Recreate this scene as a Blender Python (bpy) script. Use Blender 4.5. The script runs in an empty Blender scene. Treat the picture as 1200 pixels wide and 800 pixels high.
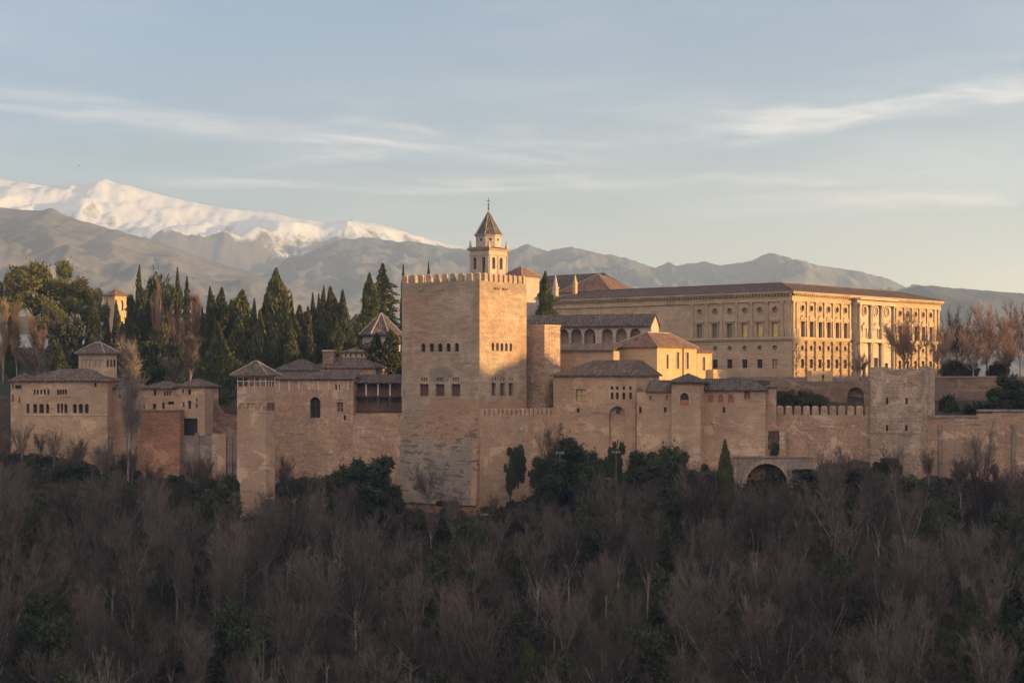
import bpy, math, random
from mathutils import Vector, Matrix, noise as mnoise

S = bpy.context.scene
COL = S.collection
RAD = math.radians
F = 2100.0      # focal length in photo pixels (photo is 1200 px wide)
HZ = 445.0      # eye level row in the photo

# ------------------------------------------------------------------ camera
cam_d = bpy.data.cameras.new('camera')
cam_d.sensor_width = 36.0
cam_d.lens = 36.0 * F / 1200.0
cam_d.shift_y = (HZ - 400.0) / 1200.0
cam_d.clip_start = 1.0
cam_d.clip_end = 40000.0
cam = bpy.data.objects.new('camera', cam_d)
COL.objects.link(cam)
cam.location = (0, 0, 0)
cam.rotation_euler = (RAD(90), 0, 0)
S.camera = cam

# ------------------------------------------------------------------ light
SUN_AZ = -9.0     # degrees from +X (screen right), positive = away from the camera
SUN_EL = 6.0
w = bpy.data.worlds.new('World')
S.world = w
w.use_nodes = True
EXPOSURE = 1.6
S.view_settings.view_transform = 'Standard'
S.view_settings.look = 'None'
S.view_settings.exposure = EXPOSURE
S.view_settings.gamma = 1.0
S.cycles.use_denoising = True
S.cycles.denoiser = 'OPENIMAGEDENOISE'
S.cycles.denoising_input_passes = 'RGB_ALBEDO_NORMAL'
S.cycles.denoising_prefilter = 'ACCURATE'
S.cycles.use_adaptive_sampling = False
S.view_settings.use_curve_mapping = False

sd = bpy.data.lights.new('sun', 'SUN')
sd.energy = 3.4
sd.angle = RAD(0.5)
sd.color = (1.0, 0.635, 0.235)
sun = bpy.data.objects.new('sun', sd)
COL.objects.link(sun)
to_sun = Vector((math.cos(RAD(SUN_EL)) * math.cos(RAD(SUN_AZ)), math.cos(RAD(SUN_EL)) * math.sin(RAD(SUN_AZ)), math.sin(RAD(SUN_EL))))
sun.rotation_euler = to_sun.to_track_quat('Z', 'Y').to_euler()
sun.location = (200, 100, 200)


# ------------------------------------------------------------------ node helpers
class NT:
    def __init__(s, tree):
        s.t = tree
        s.n = tree.nodes
        s.l = tree.links

    def new(s, typ, **kw):
        nd = s.n.new(typ)
        for k, v in kw.items():
            setattr(nd, k, v)
        return nd

    def put(s, sock, v):
        if v is None:
            return
        if hasattr(v, 'is_linked') or isinstance(v, bpy.types.NodeSocket):
            s.l.new(v, sock)
        else:
            sock.default_value = v

    def math(s, op, a, b=None, c=None, clamp=False):
        nd = s.new('ShaderNodeMath', operation=op)
        nd.use_clamp = clamp
        s.put(nd.inputs[0], a)
        s.put(nd.inputs[1], b)
        if c is not None:
            s.put(nd.inputs[2], c)
        return nd.outputs[0]

    def vmath(s, op, a, b=None):
        nd = s.new('ShaderNodeVectorMath', operation=op)
        s.put(nd.inputs[0], a)
        s.put(nd.inputs[1], b)
        return nd.outputs[0]

    def noise(s, vec, scale=1.0, detail=5.0, rough=0.55, dist=0.0):
        nd = s.new('ShaderNodeTexNoise')
        s.put(nd.inputs['Vector'], vec)
        nd.inputs['Scale'].default_value = scale
        nd.inputs['Detail'].default_value = detail
        nd.inputs['Roughness'].default_value = rough
        nd.inputs['Distortion'].default_value = dist
        return nd.outputs['Fac']

    def ramp(s, fac, a, b, lo=0.0, hi=1.0):
        nd = s.new('ShaderNodeMapRange')
        nd.interpolation_type = 'SMOOTHSTEP'
        s.put(nd.inputs[0], fac)
        nd.inputs[1].default_value = a
        nd.inputs[2].default_value = b
        nd.inputs[3].default_value = lo
        nd.inputs[4].default_value = hi
        return nd.outputs[0]

    def mix(s, fac, a, b, mode='MIX'):
        nd = s.new('ShaderNodeMix', data_type='RGBA', blend_type=mode)
        s.put(nd.inputs[0], fac)
        s.put(nd.inputs[6], rgba(a))
        s.put(nd.inputs[7], rgba(b))
        return nd.outputs[2]

    def sep(s, v):
        nd = s.new('ShaderNodeSeparateXYZ')
        s.put(nd.inputs[0], v)
        return nd.outputs

    def comb(s, x, y, z):
        nd = s.new('ShaderNodeCombineXYZ')
        for i, q in enumerate((x, y, z)):
            s.put(nd.inputs[i], q)
        return nd.outputs[0]


def rgba(c):
    if isinstance(c, (tuple, list)) and len(c) == 3:
        return (c[0], c[1], c[2], 1.0)
    return c


# ------------------------------------------------------------------ sky
nt = NT(w.node_tree)
nt.n.clear()
out = nt.new('ShaderNodeOutputWorld')
bg = nt.new('ShaderNodeBackground')
sky = nt.new('ShaderNodeTexSky')
sky.sky_type = 'NISHITA'
sky.sun_disc = False
sky.sun_elevation = RAD(SUN_EL)
sky.sun_rotation = RAD(90.0 - SUN_AZ)
sky.altitude = 700
sky.air_density = 1.0
sky.dust_density = 1.4
sky.ozone_density = 2.0
tc = nt.new('ShaderNodeTexCoord')
d = nt.sep(tc.outputs['Generated'])
az = nt.math('ARCTAN2', d[0], d[1])                 # 0 along the view, + to the right
el = nt.math('ARCSINE', d[2])


def cloud_band(az0, el0, slope, width, az_lo, az_hi, seed, sx, sy, lo, hi):
    """wispy streak lying along el = el0 + slope * (az - az0)"""
    dv = nt.math('SUBTRACT', el, nt.math('MULTIPLY_ADD', nt.math('SUBTRACT', az, az0), slope, el0))
    warp = nt.noise(nt.comb(nt.math('MULTIPLY', az, 6.0), nt.math('MULTIPLY', el, 10.0), seed + 3.3), 1.0, 3.0)
    dv = nt.math('ADD', dv, nt.math('MULTIPLY', nt.math('SUBTRACT', warp, 0.5), width * 2.2))
    g = nt.math('POWER', 2.718, nt.math('MULTIPLY', nt.math('MULTIPLY', dv, dv), -1.0 / (width * width)))
    n1 = nt.noise(nt.comb(nt.math('MULTIPLY', az, sx), nt.math('MULTIPLY', dv, sy), seed), 1.0, 7.0, 0.62, 0.4)
    n1 = nt.ramp(n1, lo, hi)
    ends = nt.math('MULTIPLY', nt.ramp(az, az_lo - 0.10, az_lo + 0.04), nt.ramp(az, az_hi + 0.10, az_hi - 0.04))
    return nt.math('MULTIPLY', nt.math('MULTIPLY', g, n1), ends)


bands = [
    cloud_band(-0.20, 0.143, -0.085, 0.0075, -0.60, 0.02, 1.7, 9.0, 110.0, 0.25, 0.75),
    cloud_band(-0.02, 0.138, 0.02, 0.016, -0.12, 0.12, 4.9, 7.0, 60.0, 0.35, 0.85),
    cloud_band(0.00, 0.110, 0.00, 0.0055, -0.18, 0.24, 8.1, 11.0, 120.0, 0.28, 0.75),
    cloud_band(0.22, 0.148, 0.06, 0.017, 0.12, 0.60, 12.5, 8.0, 70.0, 0.30, 0.75),
    cloud_band(0.24, 0.101, 0.03, 0.007, 0.15, 0.60, 17.0, 9.0, 90.0, 0.25, 0.70),
    cloud_band(-0.25, 0.122, 0.02, 0.010, -0.60, -0.05, 23.0, 6.0, 60.0, 0.42, 0.85),
]
cl = bands[0]
for b_ in bands[1:]:
    cl = nt.math('MAXIMUM', cl, b_)
# thin overall veil
veil = nt.noise(nt.comb(nt.math('MULTIPLY', az, 4.0), nt.math('MULTIPLY', el, 22.0), 40.0), 1.0, 5.0, 0.55, 0.3)
veil = nt.math('MULTIPLY', nt.ramp(veil, 0.42, 0.8), nt.ramp(el, 0.30, 0.10))
fine = nt.noise(nt.comb(nt.math('MULTIPLY', az, 16.0), nt.math('MULTIPLY', nt.math('MULTIPLY_ADD', az, 0.08, el), 130.0), 61.0), 1.0, 7.0, 0.68, 0.8)
cl = nt.math('MULTIPLY', cl, nt.ramp(fine, 0.25, 0.68, 0.25, 1.0))
cl = nt.math('MAXIMUM', nt.math('MULTIPLY', cl, 0.58), nt.math('MULTIPLY', veil, 0.22))
glow = nt.math('MULTIPLY', nt.math('MULTIPLY', nt.ramp(el, 0.135, 0.02), nt.ramp(az, -0.45, 0.35, 0.35, 1.0)), 0.42)
CLOUD = (6.6, 5.7, 4.9, 1)
skyt = nt.mix(1.0, sky.outputs[0], (1.01, 0.95, 1.05), 'MULTIPLY')
skyt = nt.mix(glow, skyt, (7.0, 5.75, 4.35, 1))
skyc = nt.mix(cl, skyt, CLOUD)
# added unseen cloud bank behind the viewer, brightened to fill the shaded walls
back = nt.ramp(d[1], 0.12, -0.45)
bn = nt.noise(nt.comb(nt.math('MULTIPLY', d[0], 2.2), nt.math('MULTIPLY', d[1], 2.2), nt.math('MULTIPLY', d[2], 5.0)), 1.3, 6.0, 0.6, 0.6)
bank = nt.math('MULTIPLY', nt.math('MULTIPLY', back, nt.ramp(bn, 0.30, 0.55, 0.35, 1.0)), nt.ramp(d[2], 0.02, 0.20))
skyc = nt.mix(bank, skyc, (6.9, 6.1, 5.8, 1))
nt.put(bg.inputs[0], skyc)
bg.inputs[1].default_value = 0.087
nt.l.new(bg.outputs[0], out.inputs[0])


# ------------------------------------------------------------------ materials
MATS = {}


def base_mat(name, rough=0.9, spec=0.2):
    m = bpy.data.materials.new(name)
    m.use_nodes = True
    t = NT(m.node_tree)
    p = m.node_tree.nodes['Principled BSDF']
    p.inputs['Roughness'].default_value = rough
    p.inputs['Specular IOR Level'].default_value = spec
    MATS[name] = m
    return m, t, p


def stone(name, c1, c2, stain, grain=0.28, band=0.3, streak=0.5, patch=(0.56, 0.68), scale=1.0, course=0.0, joints=0.0, patch_col=None, patch_amt=0.75, wear=1.0, holes=False):
    """weathered masonry: cloudy two-tone base, courses, run-off streaks, patches of old render"""
    m, t, p = base_mat(name, 0.93, 0.15)
    co = t.new('ShaderNodeTexCoord').outputs['Object']
    oi = t.new('ShaderNodeObjectInfo').outputs['Random']
    co = t.vmath('ADD', co, t.comb(t.math('MULTIPLY', oi, 37.0), t.math('MULTIPLY', oi, 13.0), 0.0))
    n1 = t.noise(co, 0.22 * scale, 7, 0.62, 0.6)
    col = t.mix(t.ramp(n1, 0.33, 0.67), c1, c2)
    cz = t.vmath('MULTIPLY', co, (0.16, 0.16, 1.5))
    nb = t.noise(cz, 1.0 * scale, 5, 0.65, 0.3)
    col = t.mix(1.0, col, t.mix(t.ramp(nb, 0.3, 0.7), (1 - band,) * 3, (1 + band,) * 3), 'MULTIPLY')
    nf = t.noise(co, 2.2 * scale, 6, 0.7)
    col = t.mix(1.0, col, t.mix(t.ramp(nf, 0.25, 0.75), (1 - grain,) * 3, (1 + grain,) * 3), 'MULTIPLY')
    if course > 0:
        br = t.new('ShaderNodeTexBrick')
        sp = t.sep(co)
        t.put(br.inputs['Vector'], t.comb(t.math('ADD', sp[0], sp[1]), sp[2], 0.0))
        br.inputs['Scale'].default_value = 1.0
        br.inputs['Mortar Size'].default_value = 0.05
        br.inputs['Mortar Smooth'].default_value = 0.4
        br.inputs['Brick Width'].default_value = course * 2.2
        br.inputs['Row Height'].default_value = course
        br.inputs['Color1'].default_value = (1 + joints * 0.6,) * 3 + (1,)
        br.inputs['Color2'].default_value = (1 - joints * 0.6,) * 3 + (1,)
        br.inputs['Mortar'].default_value = (1 - joints * 1.6,) * 3 + (1,)
        col = t.mix(1.0, col, br.outputs['Color'], 'MULTIPLY')
    n0 = t.noise(t.vmath('MULTIPLY', co, (1.0, 1.0, 1.1)), 0.095 * scale, 9, 0.7, 0.6)
    col = t.mix(t.math('MULTIPLY', t.ramp(n0, 0.49, 0.53), 0.72 * wear), col, t.mix(0.5, stain, c1))
    n9 = t.noise(t.vmath('MULTIPLY', t.vmath('ADD', co, (51.0, 7.0, 3.0)), (1.0, 1.0, 1.35)), 0.15 * scale, 10, 0.74, 0.5)
    pale = tuple(min(0.8, q * 1.25 + 0.03) for q in c1)
    col = t.mix(t.math('MULTIPLY', t.ramp(n9, 0.555, 0.59), 0.8 * wear), col, pale)
    er = t.math('MULTIPLY', t.ramp(nb, 0.55, 0.63), t.ramp(n0, 0.42, 0.52))
    col = t.mix(t.math('MULTIPLY', er, 0.6 * wear), col, tuple(q * 0.55 for q in stain))
    np_ = t.noise(t.vmath('MULTIPLY', co, (1.0, 1.0, 1.5)), 0.13 * scale, 8, 0.68, 0.9)
    pm = t.math('MULTIPLY', t.ramp(np_, patch[0], patch[1]), patch_amt)
    col = t.mix(pm, col, patch_col or stain)
    cs = t.vmath('MULTIPLY', co, (0.9, 0.9, 0.07))
    ns = t.noise(cs, 1.0 * scale, 6, 0.65)
    col = t.mix(t.math('MULTIPLY', t.ramp(ns, 0.55, 0.74), streak), col, stain)
    if holes:
        sp2 = t.sep(co)
        hu = t.math('FRACT', t.math('DIVIDE', t.math('ADD', sp2[0], sp2[1]), 1.9))
        hv_ = t.math('FRACT', t.math('DIVIDE', sp2[2], 1.35))
        hd = t.math('SQRT', t.math('ADD', t.math('POWER', t.math('MULTIPLY', t.math('SUBTRACT', hu, 0.5), 1.9), 2.0), t.math('POWER', t.math('MULTIPLY', t.math('SUBTRACT', hv_, 0.5), 1.35), 2.0)))
        hm_ = t.math('MULTIPLY', t.ramp(hd, 0.14, 0.09), t.ramp(nf, 0.42, 0.55))
        col = t.mix(t.math('MULTIPLY', hm_, 0.75), col, tuple(q * 0.4 for q in stain))
    t.put(p.inputs['Base Color'], col)
    bmp = t.new('ShaderNodeBump')
    bmp.inputs['Strength'].default_value = 0.5
    bmp.inputs['Distance'].default_value = 0.25
    t.put(bmp.inputs['Height'], t.math('ADD', nf, t.math('MULTIPLY', nb, 0.8)))
    t.put(p.inputs['Normal'], bmp.outputs[0])
    return m


def plain(name, c, rough=0.8, spec=0.3, var=0.15, scale=1.5, metal=0.0):
    m, t, p = base_mat(name, rough, spec)
    co = t.new('ShaderNodeTexCoord').outputs['Object']
    n1 = t.noise(co, scale, 4)
    col = t.mix(t.ramp(n1, 0.3, 0.7), tuple(q * (1 - var) for q in c), tuple(q * (1 + var) for q in c))
    t.put(p.inputs['Base Color'], col)
    p.inputs['Metallic'].default_value = metal
    return m


def tiles(name, c1, c2, c3):
    m, t, p = base_mat(name, 0.9, 0.2)
    co = t.new('ShaderNodeTexCoord').outputs['Object']
    n1 = t.noise(co, 0.45, 8, 0.7, 0.8)
    n2 = t.noise(co, 2.0, 6, 0.75)
    col = t.mix(t.ramp(n1, 0.35, 0.65), c1, c2)
    col = t.mix(t.ramp(n2, 0.48, 0.60), col, c3)
    n3 = t.noise(co, 1.1, 6, 0.7)
    col = t.mix(t.math('MULTIPLY', t.ramp(n3, 0.55, 0.66), 0.7), col, tuple(q * 0.5 for q in c2))
    sp = t.sep(co)
    tcn = t.new('ShaderNodeTexCoord').outputs['Normal']
    nn = t.sep(t.vmath('ABSOLUTE', tcn))
    pick = t.math('GREATER_THAN', nn[1], nn[0])
    u_ = t.math('ADD', t.math('MULTIPLY', pick, sp[0]), t.math('MULTIPLY', t.math('SUBTRACT', 1.0, pick), sp[1]))
    uc = t.math('DIVIDE', u_, 0.46)
    wn = t.new('ShaderNodeTexWhiteNoise')
    wn.noise_dimensions = '2D'
    t.put(wn.inputs['Vector'], t.comb(t.math('FLOOR', uc), t.math('FLOOR', t.math('MULTIPLY', sp[2], 1.6)), 0.0))
    kk = t.math('MULTIPLY_ADD', wn.outputs['Value'], 0.5, 0.75)
    col = t.mix(1.0, col, t.comb(kk, kk, kk), 'MULTIPLY')
    rows = t.math('SINE', t.math('MULTIPLY', uc, 2 * math.pi))
    groove = t.math('MULTIPLY', t.ramp(rows, -0.2, -0.95), 0.32)
    col = t.mix(groove, col, tuple(q * 0.4 for q in c2))
    t.put(p.inputs['Base Color'], col)
    bmp = t.new('ShaderNodeBump')
    bmp.inputs['Strength'].default_value = 0.6
    bmp.inputs['Distance'].default_value = 0.12
    t.put(bmp.inputs['Height'], t.math('ADD', t.math('MULTIPLY', rows, 0.5), n2))
    t.put(p.inputs['Normal'], bmp.outputs[0])
    return m


TAN = stone('tower_masonry', (0.40, 0.275, 0.185), (0.33, 0.215, 0.14), (0.20, 0.155, 0.125), band=0.16, streak=0.4, patch=(0.55, 0.64), patch_amt=0.55)
PINK = stone('rammed_earth', (0.43, 0.275, 0.18), (0.33, 0.20, 0.13), (0.21, 0.155, 0.125), band=0.15, streak=0.5, holes=True, patch=(0.58, 0.68), patch_amt=0.45)
RENDER = stone('pink_render', (0.465, 0.305, 0.195), (0.36, 0.225, 0.145), (0.235, 0.165, 0.13), grain=0.15, band=0.09, streak=0.4, patch=(0.57, 0.66), patch_amt=0.5, wear=0.85)
ROUGH = stone('rubble_masonry', (0.40, 0.275, 0.195), (0.30, 0.20, 0.14), (0.16, 0.12, 0.10), grain=0.42, band=0.26, streak=0.5, patch=(0.52, 0.60), patch_col=(0.46, 0.34, 0.25), patch_amt=0.6)
REDWALL = stone('red_earth_wall', (0.36, 0.18, 0.105), (0.29, 0.14, 0.085), (0.17, 0.11, 0.085), band=0.22, streak=0.5, holes=True)
DARKWALL = stone('brown_retaining_wall', (0.24, 0.155, 0.105), (0.18, 0.115, 0.08), (0.10, 0.075, 0.06), band=0.25, course=0.45, joints=0.1)
GREYWALL = stone('grey_streaked_wall', (0.27, 0.205, 0.165), (0.20, 0.15, 0.12), (0.10, 0.08, 0.07), band=0.12, streak=0.85)
CREAM = stone('cream_render', (0.50, 0.345, 0.20), (0.43, 0.29, 0.165), (0.30, 0.20, 0.13), grain=0.1, band=0.05, streak=0.35, patch=(0.62, 0.74), patch_amt=0.4, wear=0.3)
PALE = stone('pale_render', (0.44, 0.35, 0.28), (0.38, 0.29, 0.23), (0.27, 0.20, 0.155), grain=0.12, band=0.05, streak=0.35, patch=(0.6, 0.72), patch_amt=0.35, wear=0.3)
PALACE = stone('palace_stone', (0.45, 0.315, 0.205), (0.38, 0.255, 0.165), (0.24, 0.17, 0.12), grain=0.2, band=0.1, streak=0.35, course=0.6, joints=0.07, patch=(0.6, 0.7), patch_amt=0.4, wear=0.4)
RUSTIC = stone('rusticated_stone', (0.40, 0.28, 0.175), (0.33, 0.22, 0.14), (0.20, 0.14, 0.10), grain=0.3, band=0.12, streak=0.3, course=0.62, joints=0.28, patch=(0.6, 0.7), patch_amt=0.4, wear=0.4)
MARBLE = stone('pale_marble', (0.50, 0.385, 0.275), (0.43, 0.33, 0.235), (0.30, 0.23, 0.17), grain=0.12, band=0.05, streak=0.35, patch=(0.62, 0.72), patch_amt=0.3, wear=0.3)
ORN = stone('carved_stone', (0.47, 0.335, 0.215), (0.39, 0.275, 0.175), (0.25, 0.175, 0.12), grain=0.22, band=0.05, streak=0.3, wear=0.3)
TILE = tiles('grey_brown_tiles', (0.130, 0.088, 0.063), (0.088, 0.061, 0.047), (0.20, 0.145, 0.105))
TILER = tiles('red_brown_tiles', (0.20, 0.105, 0.07), (0.145, 0.08, 0.058), (0.25, 0.15, 0.10))
TILED = tiles('slate_grey_tiles', (0.098, 0.073, 0.060), (0.066, 0.051, 0.045), (0.155, 0.118, 0.092))
RIDGE = plain('pale_ridge_tiles', (0.31, 0.25, 0.20), var=0.3)
WOOD = plain('dark_wood', (0.055, 0.033, 0.024), 0.7)
BROWNWOOD = plain('brown_wood', (0.12, 0.06, 0.04), 0.7)
WHITEWOOD = plain('pale_wood', (0.60, 0.52, 0.44), 0.7)
GLASS = plain('dark_window', (0.018, 0.016, 0.018), 0.35, 0.4)
PALEGLASS = plain('pale_shutter', (0.34, 0.31, 0.27), 0.6)
GREYPANE = plain('grey_shutter', (0.17, 0.145, 0.115), 0.6)
YELLOWPANE = plain('yellow_pane', (0.62, 0.43, 0.17), 0.6)  # plain yellow pane colour
BRICKPANE = plain('brick_infill', (0.30, 0.125, 0.07), 0.9)
GOLDPANE = plain('gold_pane', (0.45, 0.33, 0.15), 0.6)
TILEP = tiles('faded_brown_tiles', (0.125, 0.078, 0.06), (0.095, 0.062, 0.05), (0.16, 0.105, 0.08))
LEAD = tiles('slate_spire', (0.10, 0.078, 0.072), (0.075, 0.06, 0.058), (0.14, 0.11, 0.10))
IRON = plain('iron', (0.04, 0.035, 0.03), 0.5, 0.4)
LAMPGREY = plain('lamp_post_grey', (0.11, 0.105, 0.10), 0.5, 0.4)
LAMPWHITE = plain('lamp_head_white', (0.34, 0.33, 0.32), 0.5, 0.4)


def foliage(name, c1, c2, c3):
    m, t, p = base_mat(name, 0.75, 0.25)
    oi = t.new('ShaderNodeObjectInfo').outputs['Random']
    geo = t.new('ShaderNodeNewGeometry')
    n1 = t.noise(geo.outputs['Position'], 0.55, 4, 0.6)
    col = t.mix(t.ramp(n1, 0.32, 0.68), c1, c2)
    col = t.mix(t.math('MULTIPLY', geo.outputs['Random Per Island'], 0.55), col, c3)
    k = t.math('MULTIPLY_ADD', oi, 0.5, 0.75)
    col = t.mix(1.0, col, t.comb(k, k, k), 'MULTIPLY')
    t.put(p.inputs['Base Color'], col)
    return m


CYP = foliage('cypress_foliage', (0.062, 0.064, 0.022), (0.034, 0.042, 0.016), (0.11, 0.098, 0.032))
PINE = foliage('pine_foliage', (0.105, 0.098, 0.030), (0.065, 0.070, 0.024), (0.15, 0.125, 0.04))
HEDGE = foliage('clipped_hedge_foliage', (0.10, 0.085, 0.034), (0.065, 0.062, 0.026), (0.15, 0.12, 0.05))
OAK = foliage('evergreen_foliage', (0.042, 0.050, 0.020), (0.024, 0.032, 0.013), (0.085, 0.085, 0.035))
IVY = foliage('dark_undergrowth', (0.026, 0.034, 0.012), (0.040, 0.031, 0.022), (0.05, 0.042, 0.026))


def bark(name, c1, c2):
    m, t, p = base_mat(name, 0.9, 0.15)
    oi = t.new('ShaderNodeObjectInfo')
    geo = t.new('ShaderNodeNewGeometry')
    n1 = t.noise(geo.outputs['Position'], 0.8, 3)
    col = t.mix(t.ramp(n1, 0.3, 0.7), c1, c2)
    k = t.math('MULTIPLY_ADD', oi.outputs['Random'], 1.2, 0.4)
    col = t.mix(1.0, col, t.comb(k, k, k), 'MULTIPLY')
    t.put(p.inputs['Base Color'], col)
    return m


BARK = bark('grey_bark', (0.25, 0.20, 0.17), (0.15, 0.118, 0.10))
TWIG = bark('winter_twigs', (0.125, 0.095, 0.075), (0.08, 0.06, 0.048))
TWIGG = bark('pale_grey_twigs', (0.19, 0.15, 0.125), (0.14, 0.11, 0.092))
TWIGB = bark('brown_winter_twigs', (0.13, 0.080, 0.058), (0.085, 0.054, 0.042))
TWIGK = bark('dark_winter_twigs', (0.062, 0.050, 0.048), (0.042, 0.035, 0.033))
TWIGR = bark('russet_twigs', (0.25, 0.155, 0.11), (0.19, 0.118, 0.085))
TWIGY = bark('straw_twigs', (0.40, 0.29, 0.17), (0.32, 0.22, 0.13))
BARKD = bark('dark_bark', (0.07, 0.05, 0.04), (0.05, 0.038, 0.03))

# ground
GROUND, t, p = base_mat('slope_soil_and_grass', 0.95, 0.1)
geo = t.new('ShaderNodeNewGeometry')
n1 = t.noise(geo.outputs['Position'], 0.05, 7, 0.6)
n2 = t.noise(geo.outputs['Position'], 0.7, 5, 0.65)
col = t.mix(t.ramp(n1, 0.35, 0.65), (0.050, 0.036, 0.026), (0.026, 0.034, 0.013))
col = t.mix(t.ramp(n2, 0.4, 0.75), col, (0.085, 0.062, 0.045))
t.put(p.inputs['Base Color'], col)
PATH = stone('pale_path', (0.36, 0.29, 0.22), (0.30, 0.24, 0.18), (0.2, 0.16, 0.12))

# mountains
def mountain_mat(name, lo1, lo2, snow_line=None, snow_soft=60.0, rock=(0.16, 0.125, 0.105), veg=0.004):
    m, t, p = base_mat(name, 0.95, 0.1)
    geo = t.new('ShaderNodeNewGeometry')
    pos = geo.outputs['Position']
    n1 = t.noise(pos, veg, 8, 0.62, 0.4)
    n2 = t.noise(pos, veg * 6, 6, 0.7)
    col = t.mix(t.ramp(n1, 0.35, 0.65), lo1, lo2)
    col = t.mix(t.ramp(n2, 0.45, 0.75), col, rock)
    if snow_line is not None:
        z = t.sep(pos)[2]
        nz = t.sep(geo.outputs['Normal'])[2]
        h = t.math('ADD', z, t.math('MULTIPLY', t.math('SUBTRACT', t.noise(t.vmath('MULTIPLY', pos, (1.0, 0.35, 0.5)), 0.0042, 11, 0.74, 0.5), 0.5), 620.0))
        h = t.math('ADD', h, t.math('MULTIPLY', t.math('SUBTRACT', nz, 0.85), 260.0))
        h = t.math('ADD', h, t.math('MULTIPLY', t.math('SUBTRACT', t.noise(t.vmath('MULTIPLY', pos, (1.0, 0.5, 0.35)), 0.022, 8, 0.75, 0.3), 0.5), 330.0))
        sn = t.ramp(h, snow_line - snow_soft, snow_line + snow_soft)
        col = t.mix(sn, col, (0.68, 0.67, 0.66))
    t.put(p.inputs['Base Color'], col)
    bm = t.new('ShaderNodeBump')
    bm.inputs['Strength'].default_value = 0.6
    bm.inputs['Distance'].default_value = 55.0
    rn = t.new('ShaderNodeTexNoise')
    rn.noise_type = 'RIDGED_MULTIFRACTAL'
    t.put(rn.inputs['Vector'], t.vmath('MULTIPLY', pos, (1.0, 0.45, 0.7)))
    rn.inputs['Scale'].default_value = 0.0045
    rn.inputs['Detail'].default_value = 9
    rn.inputs['Roughness'].default_value = 0.6
    t.put(bm.inputs['Height'], rn.outputs['Fac'])
    t.put(p.inputs['Normal'], bm.outputs[0])
    return m


BROWNHILL = mountain_mat('brown_hill', (0.145, 0.125, 0.112), (0.080, 0.078, 0.074), rock=(0.20, 0.175, 0.155))
SNOWHILL = mountain_mat('snow_mountain', (0.12, 0.112, 0.108), (0.085, 0.082, 0.084), snow_line=548.0, snow_soft=60)
BLUEHILL = mountain_mat('rock_mountain', (0.115, 0.114, 0.118), (0.075, 0.078, 0.086), rock=(0.20, 0.19, 0.185), veg=0.006)
DIMHILL = mountain_mat('dim_hill', (0.092, 0.09, 0.09), (0.066, 0.067, 0.07), rock=(0.12, 0.115, 0.11))


# ------------------------------------------------------------------ mesh helpers
def wx(px, Y):
    return (px - 600.0) / F * Y


def wz(py, Y):
    return (HZ - py) / F * Y


ZB = {}


class MB:
    def __init__(s):
        s.v = []
        s.f = []
        s.mi = []

    def face(s, pts, mi=0):
        i = len(s.v)
        s.v.extend(pts)
        s.f.append(tuple(range(i, i + len(pts))))
        s.mi.append(mi)

    def box(s, x0, x1, y0, y1, z0, z1, mi=0):
        i = len(s.v)
        s.v.extend([(x0, y0, z0), (x1, y0, z0), (x1, y1, z0), (x0, y1, z0), (x0, y0, z1), (x1, y0, z1), (x1, y1, z1), (x0, y1, z1)])
        for q in ((0, 3, 2, 1), (4, 5, 6, 7), (0, 1, 5, 4), (1, 2, 6, 5), (2, 3, 7, 6), (3, 0, 4, 7)):
            s.f.append(tuple(i + k for k in q))
            s.mi.append(mi)

    def prism(s, poly, z0, z1, top=None, mi=0):
        """vertical prism over a plan polygon; top = polygon at z1 if it differs"""
        top = top or poly
        n = len(poly)
        i = len(s.v)
        s.v.extend([(x, y, z0) for x, y in poly])
        s.v.extend([(x, y, z1) for x, y in top])
        for k in range(n):
            j = (k + 1) % n
            s.f.append((i + k, i + j, i + n + j, i + n + k))
            s.mi.append(mi)
        s.f.append(tuple(i + n + k for k in range(n)))
        s.mi.append(mi)
        s.f.append(tuple(i + k for k in reversed(range(n))))
        s.mi.append(mi)

    def tube(s, pts, radii, sides=6, mi=0, cap=True):
        rings = []
        for k, pnt in enumerate(pts):
            pnt = Vector(pnt)
            a = Vector(pts[max(0, k - 1)])
            b = Vector(pts[min(len(pts) - 1, k + 1)])
            dr = (b - a)
            dr = dr.normalized() if dr.length > 1e-9 else Vector((0, 0, 1))
            up = Vector((1, 0, 0)) if abs(dr.x) < 0.8 else Vector((0, 1, 0))
            e1 = dr.cross(up).normalized()
            e2 = dr.cross(e1)
            i = len(s.v)
            for q in range(sides):
                an = 2 * math.pi * q / sides
                s.v.append(tuple(pnt + (e1 * math.cos(an) + e2 * math.sin(an)) * radii[k]))
            rings.append(i)
        for a, b in zip(rings, rings[1:]):
            for q in range(sides):
                r = (q + 1) % sides
                s.f.append((a + q, a + r, b + r, b + q))
                s.mi.append(mi)
        if cap:
            s.f.append(tuple(rings[0] + q for q in reversed(range(sides))))
            s.f.append(tuple(rings[-1] + q for q in range(sides)))
            s.mi += [mi, mi]

    def mesh(s, name, mats, zb=0.0, smooth=False):
        me = bpy.data.meshes.new(name)
        vv = [(a, b, c - zb) for a, b, c in s.v] if zb else s.v
        me.from_pydata(vv, [], s.f)
        if not isinstance(mats, (list, tuple)):
            mats = [mats]
        for m in mats:
            me.materials.append(m)
        if len(mats) > 1:
            me.polygons.foreach_set('material_index', s.mi)
        if smooth:
            me.polygons.foreach_set('use_smooth', [True] * len(s.f))
        me.update()
        return me

    def build(s, name, mats, parent=None, smooth=False):
        zb = 0.0
        q = parent
        while q is not None:
            zb = ZB.get(q.name, zb) if q.parent is None else zb
            q = q.parent
        o = bpy.data.objects.new(name, s.mesh(name, mats, zb, smooth))
        COL.objects.link(o)
        if parent is not None:
            o.parent = parent
        return o


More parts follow.
